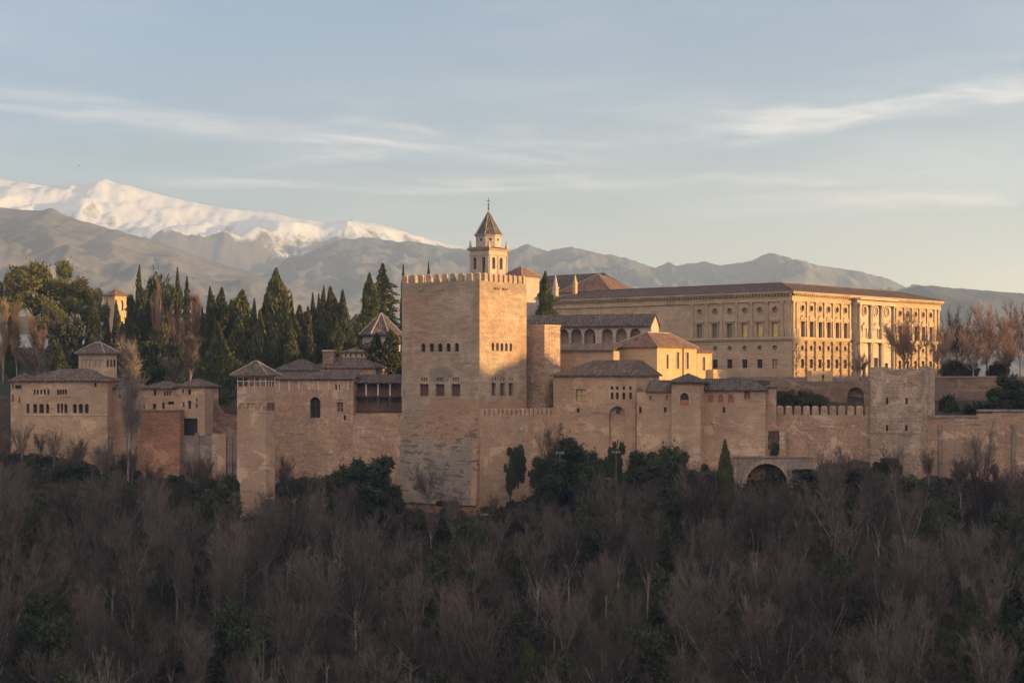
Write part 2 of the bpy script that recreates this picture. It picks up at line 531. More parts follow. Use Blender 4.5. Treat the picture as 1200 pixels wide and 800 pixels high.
def tag(o, label=None, cat=None, group=None, kind=None):
    for k, v in (('label', label), ('category', cat), ('group', group), ('kind', kind)):
        if v:
            o[k] = v
    return o


class Frame:
    """near vertical corner at photo column px and depth Y, turned by th degrees:
    local x runs right along the front wall (y = 0), local y runs back along the right wall (x = 0)"""

    def __init__(s, px, Y, th):
        s.px, s.Y, s.th = px, Y, RAD(th)
        s.x = wx(px, Y)
        s.c, s.s = math.cos(s.th), math.sin(s.th)

    def L(s, pe):
        t = (pe - 600.0) / F
        return (s.x - t * s.Y) / (s.c + t * s.s)

    def R(s, pe):
        t = (pe - 600.0) / F
        return (t * s.Y - s.x) / (s.s - t * s.c)

    def fx(s, px):
        return -s.L(px)

    def fz(s, px, py):
        return wz(py, s.Y + s.L(px) * s.s)

    def rz(s, px, py):
        return wz(py, s.Y + s.R(px) * s.c)

    def fo(s, p0, p1, y0, y1, arch=False, blind=False):
        m = 0.5 * (p0 + p1)
        return dict(u0=s.fx(p0), u1=s.fx(p1), z0=s.fz(m, y1), z1=s.fz(m, y0), arch=arch, blind=blind)

    def ro(s, p0, p1, y0, y1, arch=False, blind=False):
        m = 0.5 * (p0 + p1)
        return dict(u0=s.R(p0), u1=s.R(p1), z0=s.rz(m, y1), z1=s.rz(m, y0), arch=arch, blind=blind)


def thing(name, label, cat, fr, zb, group=None):
    o = bpy.data.objects.new(name, None)
    COL.objects.link(o)
    o.location = (fr.x, fr.Y, zb)
    o.rotation_euler = (0, 0, -fr.th)
    o.empty_display_size = 1.0
    ZB[o.name] = zb
    return tag(o, label, cat, group, 'thing')


FRONT = lambda off=0.0: (lambda u, z, dd: (u, off + dd, z))
RIGHT = lambda off=0.0: (lambda u, z, dd: (off - dd, u, z))


def panel(mb, P, u0, u1, z0, z1, ops=(), depth=0.4, mi=0, nseg=8):
    us = sorted({u0, u1} | {o['u0'] for o in ops} | {o['u1'] for o in ops})
    zs = sorted({z0, z1} | {o['z0'] for o in ops} | {o['z1'] for o in ops})
    us = [u for u in us if u0 - 1e-6 <= u <= u1 + 1e-6]
    zs = [z for z in zs if z0 - 1e-6 <= z <= z1 + 1e-6]
    for a, b in zip(us, us[1:]):
        for c, e in zip(zs, zs[1:]):
            mu, mz = 0.5 * (a + b), 0.5 * (c + e)
            if any(o['u0'] < mu < o['u1'] and o['z0'] < mz < o['z1'] for o in ops):
                continue
            mb.face([P(a, c, 0), P(b, c, 0), P(b, e, 0), P(a, e, 0)], mi)
    for o in ops:
        a, b, c, e = o['u0'], o['u1'], o['z0'], o['z1']
        dp = o.get('depth', depth)
        r = 0.5 * (b - a)
        if o.get('round'):
            cu, cz, rz = 0.5 * (a + b), 0.5 * (c + e), 0.5 * (e - c)
            n = 16
            ring = [(cu + r * math.cos(2 * math.pi * k / n), cz + rz * math.sin(2 * math.pi * k / n)) for k in range(n)]
            for k in range(n):
                p, q = ring[k], ring[(k + 1) % n]
                mb.face([P(*p, 0), P(*q, 0), P(*q, dp), P(*p, dp)], mi)
            for qx, qz, k0 in ((b, e, 0), (a, e, 4), (a, c, 8), (b, c, 12)):
                arc = [ring[(k0 + k) % n] for k in range(5)]
                mb.face([P(qx, qz, 0)] + [P(x, z, 0) for x, z in arc], mi)
        elif o.get('arch'):
            rise = min(r * o.get('rise', 1.0), (e - c) * 0.8)
            sp = e - rise
            arc = [(0.5 * (a + b) - r * math.cos(math.pi * k / nseg), sp + rise * math.sin(math.pi * k / nseg)) for k in range(nseg + 1)]
            h = nseg // 2
            mb.face([P(a, e, 0)] + [P(x, z, 0) for x, z in reversed(arc[:h + 1])], mi)
            mb.face([P(b, e, 0)] + [P(x, z, 0) for x, z in reversed(arc[h:])], mi)
            for (x, z), (x2, z2) in zip(arc, arc[1:]):
                mb.face([P(x, z, 0), P(x2, z2, 0), P(x2, z2, dp), P(x, z, dp)], mi)
            mb.face([P(a, c, 0), P(a, sp, 0), P(a, sp, dp), P(a, c, dp)], mi)
            mb.face([P(b, c, 0), P(b, sp, 0), P(b, sp, dp), P(b, c, dp)], mi)
            mb.face([P(a, c, 0), P(b, c, 0), P(b, c, dp), P(a, c, dp)], mi)
        else:
            mb.face([P(a, c, 0), P(b, c, 0), P(b, c, dp), P(a, c, dp)], mi)
            mb.face([P(a, e, 0), P(b, e, 0), P(b, e, dp), P(a, e, dp)], mi)
            mb.face([P(a, c, 0), P(a, e, 0), P(a, e, dp), P(a, c, dp)], mi)
            mb.face([P(b, c, 0), P(b, e, 0), P(b, e, dp), P(b, c, dp)], mi)
        if o.get('blind'):
            mb.face([P(a, c, dp), P(b, c, dp), P(b, e, dp), P(a, e, dp)], mi)


def pbox(mb, P, u0, u1, z0, z1, d0, d1, mi=0):
    """box on a wall plane between depths d0 (outer, negative = proud) and d1"""
    c = [P(u, z, dd) for dd in (d0, d1) for z in (z0, z1) for u in (u0, u1)]
    i = len(mb.v)
    mb.v.extend(c)
    for q in ((0, 1, 3, 2), (4, 6, 7, 5), (0, 4, 5, 1), (2, 3, 7, 6), (0, 2, 6, 4), (1, 5, 7, 3)):
        mb.f.append(tuple(i + k for k in q))
        mb.mi.append(mi)


def window(root, P, o, pane=None, frame=None, mull=(1, 1), name='window', depth=0.36, small=False):
    """fills an opening: a frame part with its pane as a sub-part, or one dark leaf when tiny"""
    pane = pane or GLASS
    frame = frame or BROWNWOOD
    a, b, c, e = o['u0'], o['u1'], o['z0'], o['z1']
    dd = o.get('depth', 0.4) - 0.04
    g = 0.03
    if small:
        mb = MB()
        pbox(mb, P, a - g, b + g, c - g, e + g, dd, dd + 0.10)
        return mb.build(name, pane, root)
    mb = MB()
    bw = min(0.09, (b - a) * 0.12)
    pbox(mb, P, a - g, a + bw, c - g, e + g, dd - 0.06, dd + 0.02)
    pbox(mb, P, b - bw, b + g, c - g, e + g, dd - 0.06, dd + 0.02)
    pbox(mb, P, a + bw, b - bw, c - g, c + bw, dd - 0.06, dd + 0.02)
    pbox(mb, P, a + bw, b - bw, e - bw, e + g, dd - 0.06, dd + 0.02)
    for k in range(1, mull[0] + 1):
        u = a + (b - a) * k / (mull[0] + 1)
        pbox(mb, P, u - bw * 0.4, u + bw * 0.4, c + bw, e - bw, dd - 0.045, dd + 0.015)
    for k in range(1, mull[1] + 1):
        z = c + (e - c) * k / (mull[1] + 1)
        pbox(mb, P, a + bw, b - bw, z - bw * 0.4, z + bw * 0.4, dd - 0.04, dd + 0.01)
    fo_ = mb.build(name, frame, root)
    mb = MB()
    pbox(mb, P, a - g, b + g, c - g, e + g, dd + 0.03, dd + 0.09)
    mb.build('pane', pane, fo_)
    return fo_


def walls(root, a, b, z0, z1, mat, fops=(), rops=(), depth=0.4, x0=None, name='wall'):
    mb = MB()
    panel(mb, FRONT(), -a, 0, z0, z1, fops, depth)
    panel(mb, RIGHT(), 0, b, z0, z1, rops, depth)
    mb.face([(-a, 0, z0), (-a, b, z0), (-a, b, z1), (-a, 0, z1)])
    mb.face([(-a, b, z0), (0, b, z0), (0, b, z1), (-a, b, z1)])
    mb.face([(-a, 0, z1), (0, 0, z1), (0, b, z1), (-a, b, z1)])
    return mb.build(name, mat, root)


def hip(root, x0, x1, y0, y1, ze, zr, ra, rb, mat=None, ov=0.55, th=0.22, ridge=None, name='roof'):
    """hipped or gabled roof: eaves rectangle (walls plus overhang ov), ridge from ra to rb at zr"""
    mat = mat or TILE
    mb = MB()
    A, B, C, D = (x0 - ov, y0 - ov), (x1 + ov, y0 - ov), (x1 + ov, y1 + ov), (x0 - ov, y1 + ov)
    lo = ze - 0.02
    ra3, rb3 = (ra[0], ra[1], zr), (rb[0], rb[1], zr)
    q = [(p_[0], p_[1], lo + th) for p_ in (A, B, C, D)]
    bt = [(p_[0], p_[1], lo) for p_ in (A, B, C, D)]
    if abs(ra[1] - rb[1]) <= abs(ra[0] - rb[0]):       # ridge along x
        if ra != rb:
            mb.face([q[0], q[1], rb3, ra3])
            mb.face([q[2], q[3], ra3, rb3])
        else:
            mb.face([q[0], q[1], rb3])
            mb.face([q[2], q[3], ra3])
        mb.face([q[1], q[2], rb3])
        mb.face([q[3], q[0], ra3])
        hips = [(q[0], ra3), (q[3], ra3), (q[1], rb3), (q[2], rb3)]
    else:                                              # ridge along y, ra nearer
        mb.face([q[0], q[1], ra3])
        mb.face([q[1], q[2], rb3, ra3])
        mb.face([q[2], q[3], rb3])
        mb.face([q[3], q[0], ra3, rb3])
        hips = [(q[0], ra3), (q[1], ra3), (q[2], rb3), (q[3], rb3)]
    for k in range(4):
        j = (k + 1) % 4
        mb.face([bt[k], bt[j], q[j], q[k]])
    mb.face(bt[::-1])
    r = mb.build(name, mat, root)
    if ridge:
        mb = MB()
        for p_, e_ in hips:
            mb.tube([p_, e_], [0.13, 0.13], 5)
        if ra != rb:
            mb.tube([ra3, rb3], [0.14, 0.14], 5)
        mb.build('ridge', ridge, r)
    return r


def shed(root, x0, x1, y0, y1, ze, zr, mat=None, ov=0.5, th=0.2, name='roof'):
    """lean-to roof: low along the front, high along the back"""
    mat = mat or TILE
    mb = MB()
    X0, X1, Y0 = x0 - ov * 0.4, x1 + ov * 0.4, y0 - ov
    i = [(X0, Y0, ze), (X1, Y0, ze), (X1, y1, zr), (X0, y1, zr)]
    u = [(x, y, z + th) for x, y, z in i]
    mb.face(u)
    mb.face(i[::-1])
    for k in range(4):
        j = (k + 1) % 4
        mb.face([i[k], i[j], u[j], u[k]])
    return mb.build(name, mat, root)


def merlon_mesh(wd, dp, h, cap, name='merlon'):
    mb = MB()
    hw, hd = wd / 2, dp / 2
    mb.prism([(-hw, -hd), (hw, -hd), (hw, hd), (-hw, hd)], -0.05, h)
    s_ = 0.55
    mb.prism([(-hw, -hd), (hw, -hd), (hw, hd), (-hw, hd)], h, h + cap * 0.5, [(-hw * .8, -hd * .8), (hw * .8, -hd * .8), (hw * .8, hd * .8), (-hw * .8, hd * .8)])
    mb.prism([(-hw * .8, -hd * .8), (hw * .8, -hd * .8), (hw * .8, hd * .8), (-hw * .8, hd * .8)], h + cap * 0.5, h + cap, [(-hw * .3, -hd * .3), (hw * .3, -hd * .3), (hw * .3, hd * .3), (-hw * .3, hd * .3)])
    return mb


def put(root, me, name, x, y, z, rot=0.0, sc=(1, 1, 1)):
    o = bpy.data.objects.new(name, me)
    COL.objects.link(o)
    o.parent = root
    o.location = (x, y, z - ZB.get(root.name, 0.0) if root.parent is None else z)
    o.rotation_euler = (0, 0, rot)
    o.scale = sc
    return o


# ------------------------------------------------------------------ terrain
def lerp_table(tab, x):
    if x <= tab[0][0]:
        return tab[0][1]
    for (a, va), (b, vb) in zip(tab, tab[1:]):
        if x <= b:
            t_ = (x - a) / (b - a)
            t_ = t_ * t_ * (3 - 2 * t_)
            return va + (vb - va) * t_
    return tab[-1][1]


WL = [(-140, 354), (-60, 351), (-43.5, 350), (-24, 351), (-21.5, 351), (-6, 342.5), (4, 345), (20, 345), (50, 342), (62, 342), (66, 336), (80, 336), (84, 341), (140, 339)]
WB = [(-140, -14), (-95, -14.5), (-74, -18), (-52, -22), (-42, -19.5), (-34, -19), (-22, -25), (-4, -25.5), (9, -21), (22, -19), (42, -19.5), (60, -17.5), (72, -18.5), (100, -19.5), (140, -20)]
VAL = [(-600, 20), (-60, -1.7), (6, -1.75), (14, -9), (60, -38), (120, -72), (165, -80), (195, -76)]
SUNBLOCK_Y = [(-400, 50), (200, 48), (276, 45), (281.5, 42), (285, 26.5), (296, 26.5), (302, 29.5), (307, 31), (314, 32), (321, 28), (329, 23.5), (346, 22.5), (369, 20.5), (431, 18.5), (520, 19), (620, 12), (760, -10)]  # crest of the unseen spur, stepped to set where its shadow falls


def plateau(x, Y):
    if x < -24:
        pl = lerp_table([(350, -6), (376, -3), (400, 0), (450, 7), (520, 9), (620, 0), (900, -40)], Y)
    elif x > 48:
        pl = lerp_table([(345, -6.2), (371, -6.2), (374, -0.3), (520, 0.5), (620, -8), (900, -40)], Y)
    else:
        k = (x + 24) / 72.0
        pl = (1 - k) * lerp_table([(350, -6), (376, -3), (400, 0), (450, 7), (520, 9), (620, 0), (900, -40)], Y) + k * lerp_table([(345, -6.2), (371, -6.2), (374, -0.3), (520, 0.5), (620, -8), (900, -40)], Y)
    return pl


def height(x, Y):
    wl = lerp_table(WL, x)
    zb = lerp_table(WB, x)
    t_ = wl - Y
    if t_ >= 0:
        z = zb - 0.40 * min(t_, 25) - 0.33 * max(0, t_ - 25)
        if Y < 235:
            k = min(1.0, (235 - Y) / 45.0)
            z = z * (1 - k) + lerp_table(VAL, Y) * k
    else:
        s_ = -t_
        pl = plateau(x, Y)
        k = min(1.0, max(0.0, (s_ - 3.0) / 18.0))
        k = k * k * (3 - 2 * k)
        z = zb + (pl - zb) * k
    z += min(1.0, max(0.0, (Y - 60) / 60.0)) * 0.8 * (mnoise.noise((x * 0.06, Y * 0.06, 3.1))) + (0.3 * mnoise.noise((x * 0.3, Y * 0.3, 7.7)) if abs(x) < 200 and Y > 80 else 0)
    # unseen western spur to the right, its crest shaped to block the low sun
    if x > 165 and Y < 900:
        rz = lerp_table(SUNBLOCK_Y, Y) + 0.5 * mnoise.noise((x * 0.02, Y * 0.05, 1.0)) + 0.6 * mnoise.noise((x * 0.05, Y * 0.2, 5.0))
        k = min(1.0, max(0.0, (x - 165) / 95.0))
        k = k * k * (3 - 2 * k)
        if x > 420:
            k *= max(0.0, 1 - (x - 420) / 400.0)
        z = max(z, z + (rz - z) * k) if rz > z else z
    return z


def axis(parts):
    o = []
    for a, b, st in parts:
        n = max(1, int(round((b - a) / st)))
        o += [a + (b - a) * k / n for k in range(n)]
    o.append(parts[-1][1])
    return o


xs = axis([(-3400, -1200, 550), (-1200, -320, 110), (-320, -150, 14), (-150, 165, 3.0), (165, 430, 7), (430, 1200, 60), (1200, 1850, 325)])
ys = axis([(-1500, -100, 140), (-100, 200, 10), (200, 380, 2.5), (380, 540, 5), (540, 900, 30), (900, 2000, 120), (2000, 9200, 900)])
mb = MB()
for Yv in ys:
    for xv in xs:
        mb.v.append((xv, Yv, height(xv, Yv)))
nx = len(xs)
for j in range(len(ys) - 1):
    for i in range(nx - 1):
        mb.f.append((j * nx + i, j * nx + i + 1, (j + 1) * nx + i + 1, (j + 1) * nx + i))
        mb.mi.append(0)
g = mb.build('ground', GROUND, None, True)
tag(g, 'steep dark wooded hillside below the fortress walls', None, None, 'structure')


# ------------------------------------------------------------------ mountains
def mountain(name, label, mat, prof, Yr, front, back, amp, seed, nxp=300, nyp=90, foot=-40.0, spur=1.0, freq=1.0, jag=0.0):
    p0, p1 = prof[0][0], prof[-1][0]
    mb = MB()
    rows = nyp
    for j in range(rows + 1):
        tt = j / rows                       # 0 front foot .. 0.7 ridge .. 1 back
        for i in range(nxp + 1):
            px = p0 + (p1 - p0) * i / nxp
            X = wx(px, Yr)
            for (a, va), (b, vb) in zip(prof, prof[1:]):
                if px <= b:
                    py = va + (vb - va) * (px - a) / (b - a)
                    break
            H = wz(py, Yr)
            if tt <= 0.72:
                q = tt / 0.72
                Yv = Yr - front * (1 - q)
                # spurs running down from the ridge
                warp = mnoise.noise((X / (900 * freq), Yv / (900 * freq), seed)) * 0.9
                rg = 1 - abs(mnoise.noise((X / (420 * freq) + warp + (1 - q) * spur, Yv / (1500 * freq), seed + 5.2))) * 2
                rg2 = 1 - abs(mnoise.noise((X / (170 * freq) + warp * 2 + (1 - q) * spur * 1.5, Yv / (520 * freq), seed + 9.2))) * 2
                fine = mnoise.fractal((X / (120 * freq), Yv / (160 * freq), seed + 2), 0.8, 2.2, 5)
                fall = q ** 1.15
                e = math.sin(math.pi * min(1.0, q) ** 0.9) ** 0.7 if 0 < q < 1 else 0.0
                Z = foot + (H - foot) * fall + amp * e * (0.55 * rg + 0.30 * rg2 + 0.28 * fine)
                lim = foot + (H - foot) * (0.10 + 0.90 * q)  # keep the outline at the ridge
                Z = min(Z, lim * 1.0 + (H - lim) * 0.55)
                Z += jag * e * 0 + (jag * mnoise.fractal((X / 40.0, Yv / 60.0, seed), 0.9, 2.1, 4) if q > 0.93 else 0)
            else:
                q = (tt - 0.72) / 0.28
                Yv = Yr + back * q
                Z = foot + (H - foot) * (1 - q) ** 1.2 + amp * 0.3 * math.sin(math.pi * q) * mnoise.noise((X / 400, Yv / 400, seed))
            X2 = X * (Yv / Yr) ** 0.35
            mb.v.append((X2, Yv, Z))
    n = nxp + 1
    for j in range(rows):
        for i in range(nxp):
            mb.f.append((j * n + i, j * n + i + 1, (j + 1) * n + i + 1, (j + 1) * n + i))
            mb.mi.append(0)
    o = mb.build(name, mat, None, True)
    tag(o, label, None, None, 'structure')
    return o


def smooth_prof(pr, rough, seed):
    """adds small crags between the traced points"""
    o = []
    for (a, va), (b, vb) in zip(pr, pr[1:]):
        n = max(1, int((b - a) / 3.0))
        for k in range(n):
            x = a + (b - a) * k / n
            y = va + (vb - va) * k / n
            o.append((x, y + rough * mnoise.fractal((x * 0.09, seed, 0.0), 0.8, 2.1, 4)))
    o.append(pr[-1])
    return o


SNOWP = [(-260, 262), (-180, 238), (-100, 224), (-40, 214), (0, 210), (27, 214), (58, 218), (90, 216), (108, 216), (118, 211.5), (124, 210), (131, 212.5), (139, 215), (160, 220), (180, 226), (225, 237), (270, 245), (315, 249), (342, 255), (382, 261), (396, 259.5), (414, 257.5), (450, 264), (495, 278), (524, 286), (590, 300), (700, 322), (820, 345)]
mountain('snowy_mountains', 'snow covered mountain range behind the hills', SNOWHILL, smooth_prof(SNOWP, 1.0, 2.0), 7600, 2700, 1500, 190, 3.0, 460, 150, spur=2.6, freq=1.5)
BROWNP = [(-320, 262), (-200, 250), (-100, 246), (0, 243), (27, 246), (45, 247), (58, 244), (66, 246), (76, 253), (108, 262), (148, 273), (202, 289), (252, 307), (300, 322), (360, 338), (430, 356), (520, 380)]
mountain('brown_hill', 'brown bare foothill under the snowy range', BROWNHILL, smooth_prof(BROWNP, 1.0, 7.0), 4300, 1700, 700, 95, 11.0, 330, 100, spur=1.2)
BLUEP = [(230, 372), (300, 330), (345, 306), (360, 298), (382, 287), (405, 280), (425, 278.5), (441, 279), (468, 284), (480, 282), (495, 285), (517, 289), (545, 293), (560, 290), (580, 296), (596, 294.5), (610, 288), (620, 286), (630, 290), (640, 294), (669, 289), (698, 296), (733, 302), (768, 314), (776, 310), (783, 307), (792, 311), (821, 306), (844, 311), (879, 306), (892, 300), (902, 296), (912, 299), (926, 305), (943, 310), (984, 315), (1025, 325), (1048, 335), (1100, 352), (1180, 372)]
mountain('rocky_mountains', 'hazy blue grey rocky mountain range', BLUEHILL, smooth_prof(BLUEP, 1.6, 12.0), 5600, 2200, 900, 110, 21.0, 460, 120, spur=1.4, freq=0.8)
DIMP = [(940, 392), (1000, 358), (1040, 342), (1060, 339), (1077, 334), (1095, 335), (1113, 337), (1153, 340), (1200, 344), (1280, 342), (1400, 350), (1560, 372)]
mountain('dim_hill', 'low dim hazy hill beyond the long palace', DIMHILL, smooth_prof(DIMP, 0.8, 17.0), 3300, 1100, 500, 40, 31.0, 200, 60, spur=1.0)

# ------------------------------------------------------------------ haze
mb = MB()
mb.box(-3500, 1900, -1700, 9500, -92, 960)
hz = mb.build('haze', None)
hz.data.materials.clear()
hm = bpy.data.materials.new('haze_air')
hm.use_nodes = True
hn = NT(hm.node_tree)
hn.n.clear()
ho = hn.new('ShaderNodeOutputMaterial')
hv = hn.new('ShaderNodeVolumePrincipled')
hv.inputs['Color'].default_value = (0.57, 0.745, 1.0, 1)
hv.inputs['Density'].default_value = 0.000125
hv.inputs['Anisotropy'].default_value = 0.1
hn.l.new(hv.outputs[0], ho.inputs['Volume'])
hz.data.materials.append(hm)
tag(hz, 'thin evening haze in the air over the valley', None, None, 'stuff')

# ================================================================== BUILDINGS
# ---- the big square tower
fr = Frame(562, 340, 33)
a, b = fr.L(471), fr.R(617)
zt = wz(328.6, 340)
T = thing('fortress_tower', 'huge square crenellated stone tower, its right side half in golden sun', 'tower', fr, -27.0)
fops = []
for c in (496.0, 505.9, 515.7, 525.4, 535.2):
    o_ = fr.fo(c - 2.6, c + 2.6, 402, 411.6, arch=True)
    o_['z0'], o_['z1'] = wz(412.0, 346), wz(402.2, 346)
    fops.append(o_)
for c in (497, 515.6, 534.2):
    o_ = fr.fo(c - 5.2, c + 5.2, 449.5, 463.5)
    o_['z0'], o_['z1'] = wz(464.0, 346), wz(449.8, 346)
    o_['big'] = True
    fops.append(o_)
    for k in (-2.8, 0, 2.8):
        q_ = fr.fo(c + k - 0.8, c + k + 0.8, 441.5, 446)
        q_['z0'], q_['z1'] = wz(446.2, 346), wz(442.0, 346)
        q_['lat'] = True
        q_['depth'] = 0.25
        fops.append(q_)
rops = []
for c in (577.7, 583.0, 588.2, 593.5, 598.7):
    o_ = fr.ro(c - 1.5, c + 1.5, 402, 411, arch=True)
    o_['z0'], o_['z1'] = wz(411.2, 347), wz(401.8, 347)
    rops.append(o_)
for c in (578.7, 588.8, 598.7):
    o_ = fr.ro(c - 2.6, c + 2.6, 449, 463)
    o_['z0'], o_['z1'] = wz(463.6, 347), wz(448.6, 347)
    o_['big'] = True
    rops.append(o_)
    for k in (-1.6, 1.6):
        q_ = fr.ro(c + k - 0.7, c + k + 0.7, 441.5, 446)
        q_['z0'], q_['z1'] = wz(445.8, 347), wz(442.0, 347)
        q_['lat'] = True
        q_['depth'] = 0.25
        rops.append(q_)

# masonry of the tower: tan above, grey eroded lower left, orange new render lower right
TOWERM, t, p = base_mat('tower_two_tone_masonry', 0.93, 0.15)
co = t.new('ShaderNodeTexCoord').outputs['Object']
sp = t.sep(co)
n1 = t.noise(co, 0.20, 8, 0.65, 0.7)
col = t.mix(t.ramp(n1, 0.36, 0.64), (0.42, 0.31, 0.215), (0.30, 0.21, 0.15))
big = t.noise(t.vmath('MULTIPLY', co, (1, 1, 0.8)), 0.11, 6, 0.6, 1.0)
col = t.mix(t.math('MULTIPLY', t.ramp(big, 0.52, 0.56), 0.6), col, (0.34, 0.205, 0.135))
zlow = t.math('ADD', sp[2], t.math('MULTIPLY', t.math('SUBTRACT', n1, 0.5), 14.0))
zlow2 = t.math('ADD', sp[2], t.math('MULTIPLY', t.math('SUBTRACT', big, 0.5), 10.0))
orange = t.math('MULTIPLY', t.ramp(zlow2, 24.0, 22.0), t.ramp(t.math('ADD', sp[0], t.math('MULTIPLY', big, 9.0)), -8.5, -7.5))
col = t.mix(t.math('MULTIPLY', orange, 0.8), col, (0.40, 0.225, 0.135))
greym = t.math('MULTIPLY', t.ramp(zlow, 16.5, 14.5), t.ramp(sp[0], -1.1, -1.6))
col = t.mix(t.math('MULTIPLY', greym, 0.85), col, t.mix(t.ramp(big, 0.45, 0.6), (0.245, 0.21, 0.172), (0.36, 0.27, 0.195)))
cz = t.vmath('MULTIPLY', co, (0.30, 0.30, 1.35))
nb = t.noise(cz, 1.0, 6, 0.68, 0.3)
col = t.mix(1.0, col, t.mix(t.ramp(nb, 0.3, 0.7), (0.80,) * 3, (1.18,) * 3), 'MULTIPLY')
er = t.math('MULTIPLY', t.math('MULTIPLY', t.ramp(nb, 0.51, 0.58), t.ramp(zlow, 27.0, 15.0)), t.ramp(n1, 0.38, 0.50))
col = t.mix(t.math('MULTIPLY', er, 0.85), col, (0.085, 0.078, 0.072))
nf = t.noise(co, 2.6, 6, 0.72)
col = t.mix(1.0, col, t.mix(t.ramp(nf, 0.25, 0.75), (0.80,) * 3, (1.18,) * 3), 'MULTIPLY')
ns = t.noise(t.vmath('MULTIPLY', co, (0.9, 0.9, 0.06)), 1.0, 6, 0.65)
col = t.mix(t.math('MULTIPLY', t.ramp(ns, 0.56, 0.74), 0.42), col, (0.20, 0.155, 0.13))
# dark damp patch between the two rows of windows
dx = t.math('MULTIPLY', t.math('ADD', sp[0], 9.0), 0.42)
dz = t.math('MULTIPLY', t.math('SUBTRACT', sp[2], 28.0), 0.75)
rr = t.math('SQRT', t.math('ADD', t.math('MULTIPLY', dx, dx), t.math('MULTIPLY', dz, dz)))
rr = t.math('ADD', rr, t.math('MULTIPLY', t.math('SUBTRACT', n1, 0.5), 3.0))
damp = t.math('MULTIPLY', t.ramp(rr, 1.25, 0.75), t.ramp(sp[1], 0.6, 0.4))
col = t.mix(t.math('MULTIPLY', damp, 0.7), col, (0.17, 0.145, 0.125))
hu = t.math('FRACT', t.math('DIVIDE', t.math('ADD', sp[0], sp[1]), 1.9))
hv_ = t.math('FRACT', t.math('DIVIDE', sp[2], 1.35))
hd = t.math('SQRT', t.math('ADD', t.math('POWER', t.math('MULTIPLY', t.math('SUBTRACT', hu, 0.5), 1.9), 2.0), t.math('POWER', t.math('MULTIPLY', t.math('SUBTRACT', hv_, 0.5), 1.35), 2.0)))
col = t.mix(t.math('MULTIPLY', t.math('MULTIPLY', t.ramp(hd, 0.14, 0.09), t.ramp(nf, 0.45, 0.56)), 0.7), col, (0.09, 0.075, 0.065))
topz = wz(328.6, 340) + 27.0
wk = t.math('MULTIPLY', t.ramp(t.math('ADD', sp[2], t.math('MULTIPLY', nf, 1.2)), topz - 2.2, topz - 0.6), 0.35)
col = t.mix(wk, col, (0.20, 0.155, 0.125))
t.put(p.inputs['Base Color'], col)
bmp = t.new('ShaderNodeBump')
bmp.inputs['Strength'].default_value = 0.55
bmp.inputs['Distance'].default_value = 0.28
t.put(bmp.inputs['Height'], t.math('ADD', nf, nb))
t.put(p.inputs['Normal'], bmp.outputs[0])

mb = MB()
panel(mb, FRONT(), -a, 0, -27.0, zt, fops, 0.55)
panel(mb, RIGHT(), 0, b, -27.0, zt, rops, 0.55)
mb.face([(-a, 0, -27), (-a, b, -27), (-a, b, zt), (-a, 0, zt)])
mb.face([(-a, b, -27), (0, b, -27), (0, b, zt), (-a, b, zt)])
mb.face([(-a, 0, zt - 0.003), (0, 0, zt - 0.003), (0, b, zt - 0.003), (-a, b, zt - 0.003)])
mb.build('wall', TOWERM, T)
for P, ops in ((FRONT(), fops), (RIGHT(), rops)):
    for o_ in ops:
        o_.setdefault('depth', 0.55)
        window(T, P, o_, GLASS if not o_.get('big') else BROWNWOOD, BROWNWOOD, (1, 2) if o_.get('big') else (0, 0), small=not o_.get('big'), name='window' if not o_.get('lat') else 'lattice_opening')
nL, nR = 10, 10
mm = merlon_mesh(1.12, 0.52, 1.3, 0.32).mesh('merlon', TAN)
for k in range(nL):
    put(T, mm, 'merlon', -a + 0.56 + (a - 1.12) * k / (nL - 1), 0.26, zt)
for k in range(1, nR):
    put(T, mm, 'merlon', -0.26, 0.56 + (b - 1.12) * k / (nR - 1), zt, RAD(90), (0.98, 1, 1))
for k in range(nL - 1):
    put(T, mm, 'merlon', -a + 0.56 + (a - 1.12) * k / (nL - 1), b - 0.375, zt)
for k in range(1, nR - 1):
    put(T, mm, 'merlon', -a + 0.375, 0.56 + (b - 1.12) * k / (nR - 1), zt, RAD(90))
# low buttress along the left edge and a plinth at the foot
mb = MB()
u0 = fr.fx(460.5)
mb.prism([(u0, -0.25), (-a + 0.5, -0.25), (-a + 0.5, 5), (u0, 5)], -27, wz(512, 350), [(u0 + 0.1, -0.22), (-a + 0.5, -0.22), (-a + 0.5, 5), (u0 + 0.1, 5)])
mb.prism([(u0 + 0.1, -0.22), (-a + 0.5, -0.22), (-a + 0.5, 5), (u0 + 0.1, 5)], wz(512, 350), wz(484, 350), [(-a - 0.15, 0.02), (-a + 0.5, 0.02), (-a + 0.5, 5), (-a - 0.15, 5)])
mb.build('buttress', PINK, T)
mb = MB()
mb.prism([(u0 - 0.6, -1.2), (1.2, -1.2), (1.2, 6), (u0 - 0.6, 6)], -28, wz(592, 340), [(u0 - 0.3, -0.7), (0.7, -0.7), (0.7, 6), (u0 - 0.3, 6)])
mb.build('plinth', REDWALL, T)
mb = MB()
zb0, zb1 = wz(592, 340) + 0.02, wz(486, 345)
mb.prism([(-a - 0.1, -1.15), (0.0, -1.15), (0.0, 0.3), (-a - 0.1, 0.3)], zb0, zb1, [(-a - 0.1, -0.012), (0.0, -0.012), (0.0, 0.3), (-a - 0.1, 0.3)])
mb.build('battered_base', TOWERM, T)
mb = MB()
z_ = wz(339.5, 350)
for u_ in (-14.2, -9.6):
    mb.box(u_, u_ + 1.0, -0.22, 0.0 - 0.004, z_ - 0.3, z_ + 0.25)
mb.build('corbel', PINK, T)
mb = MB()
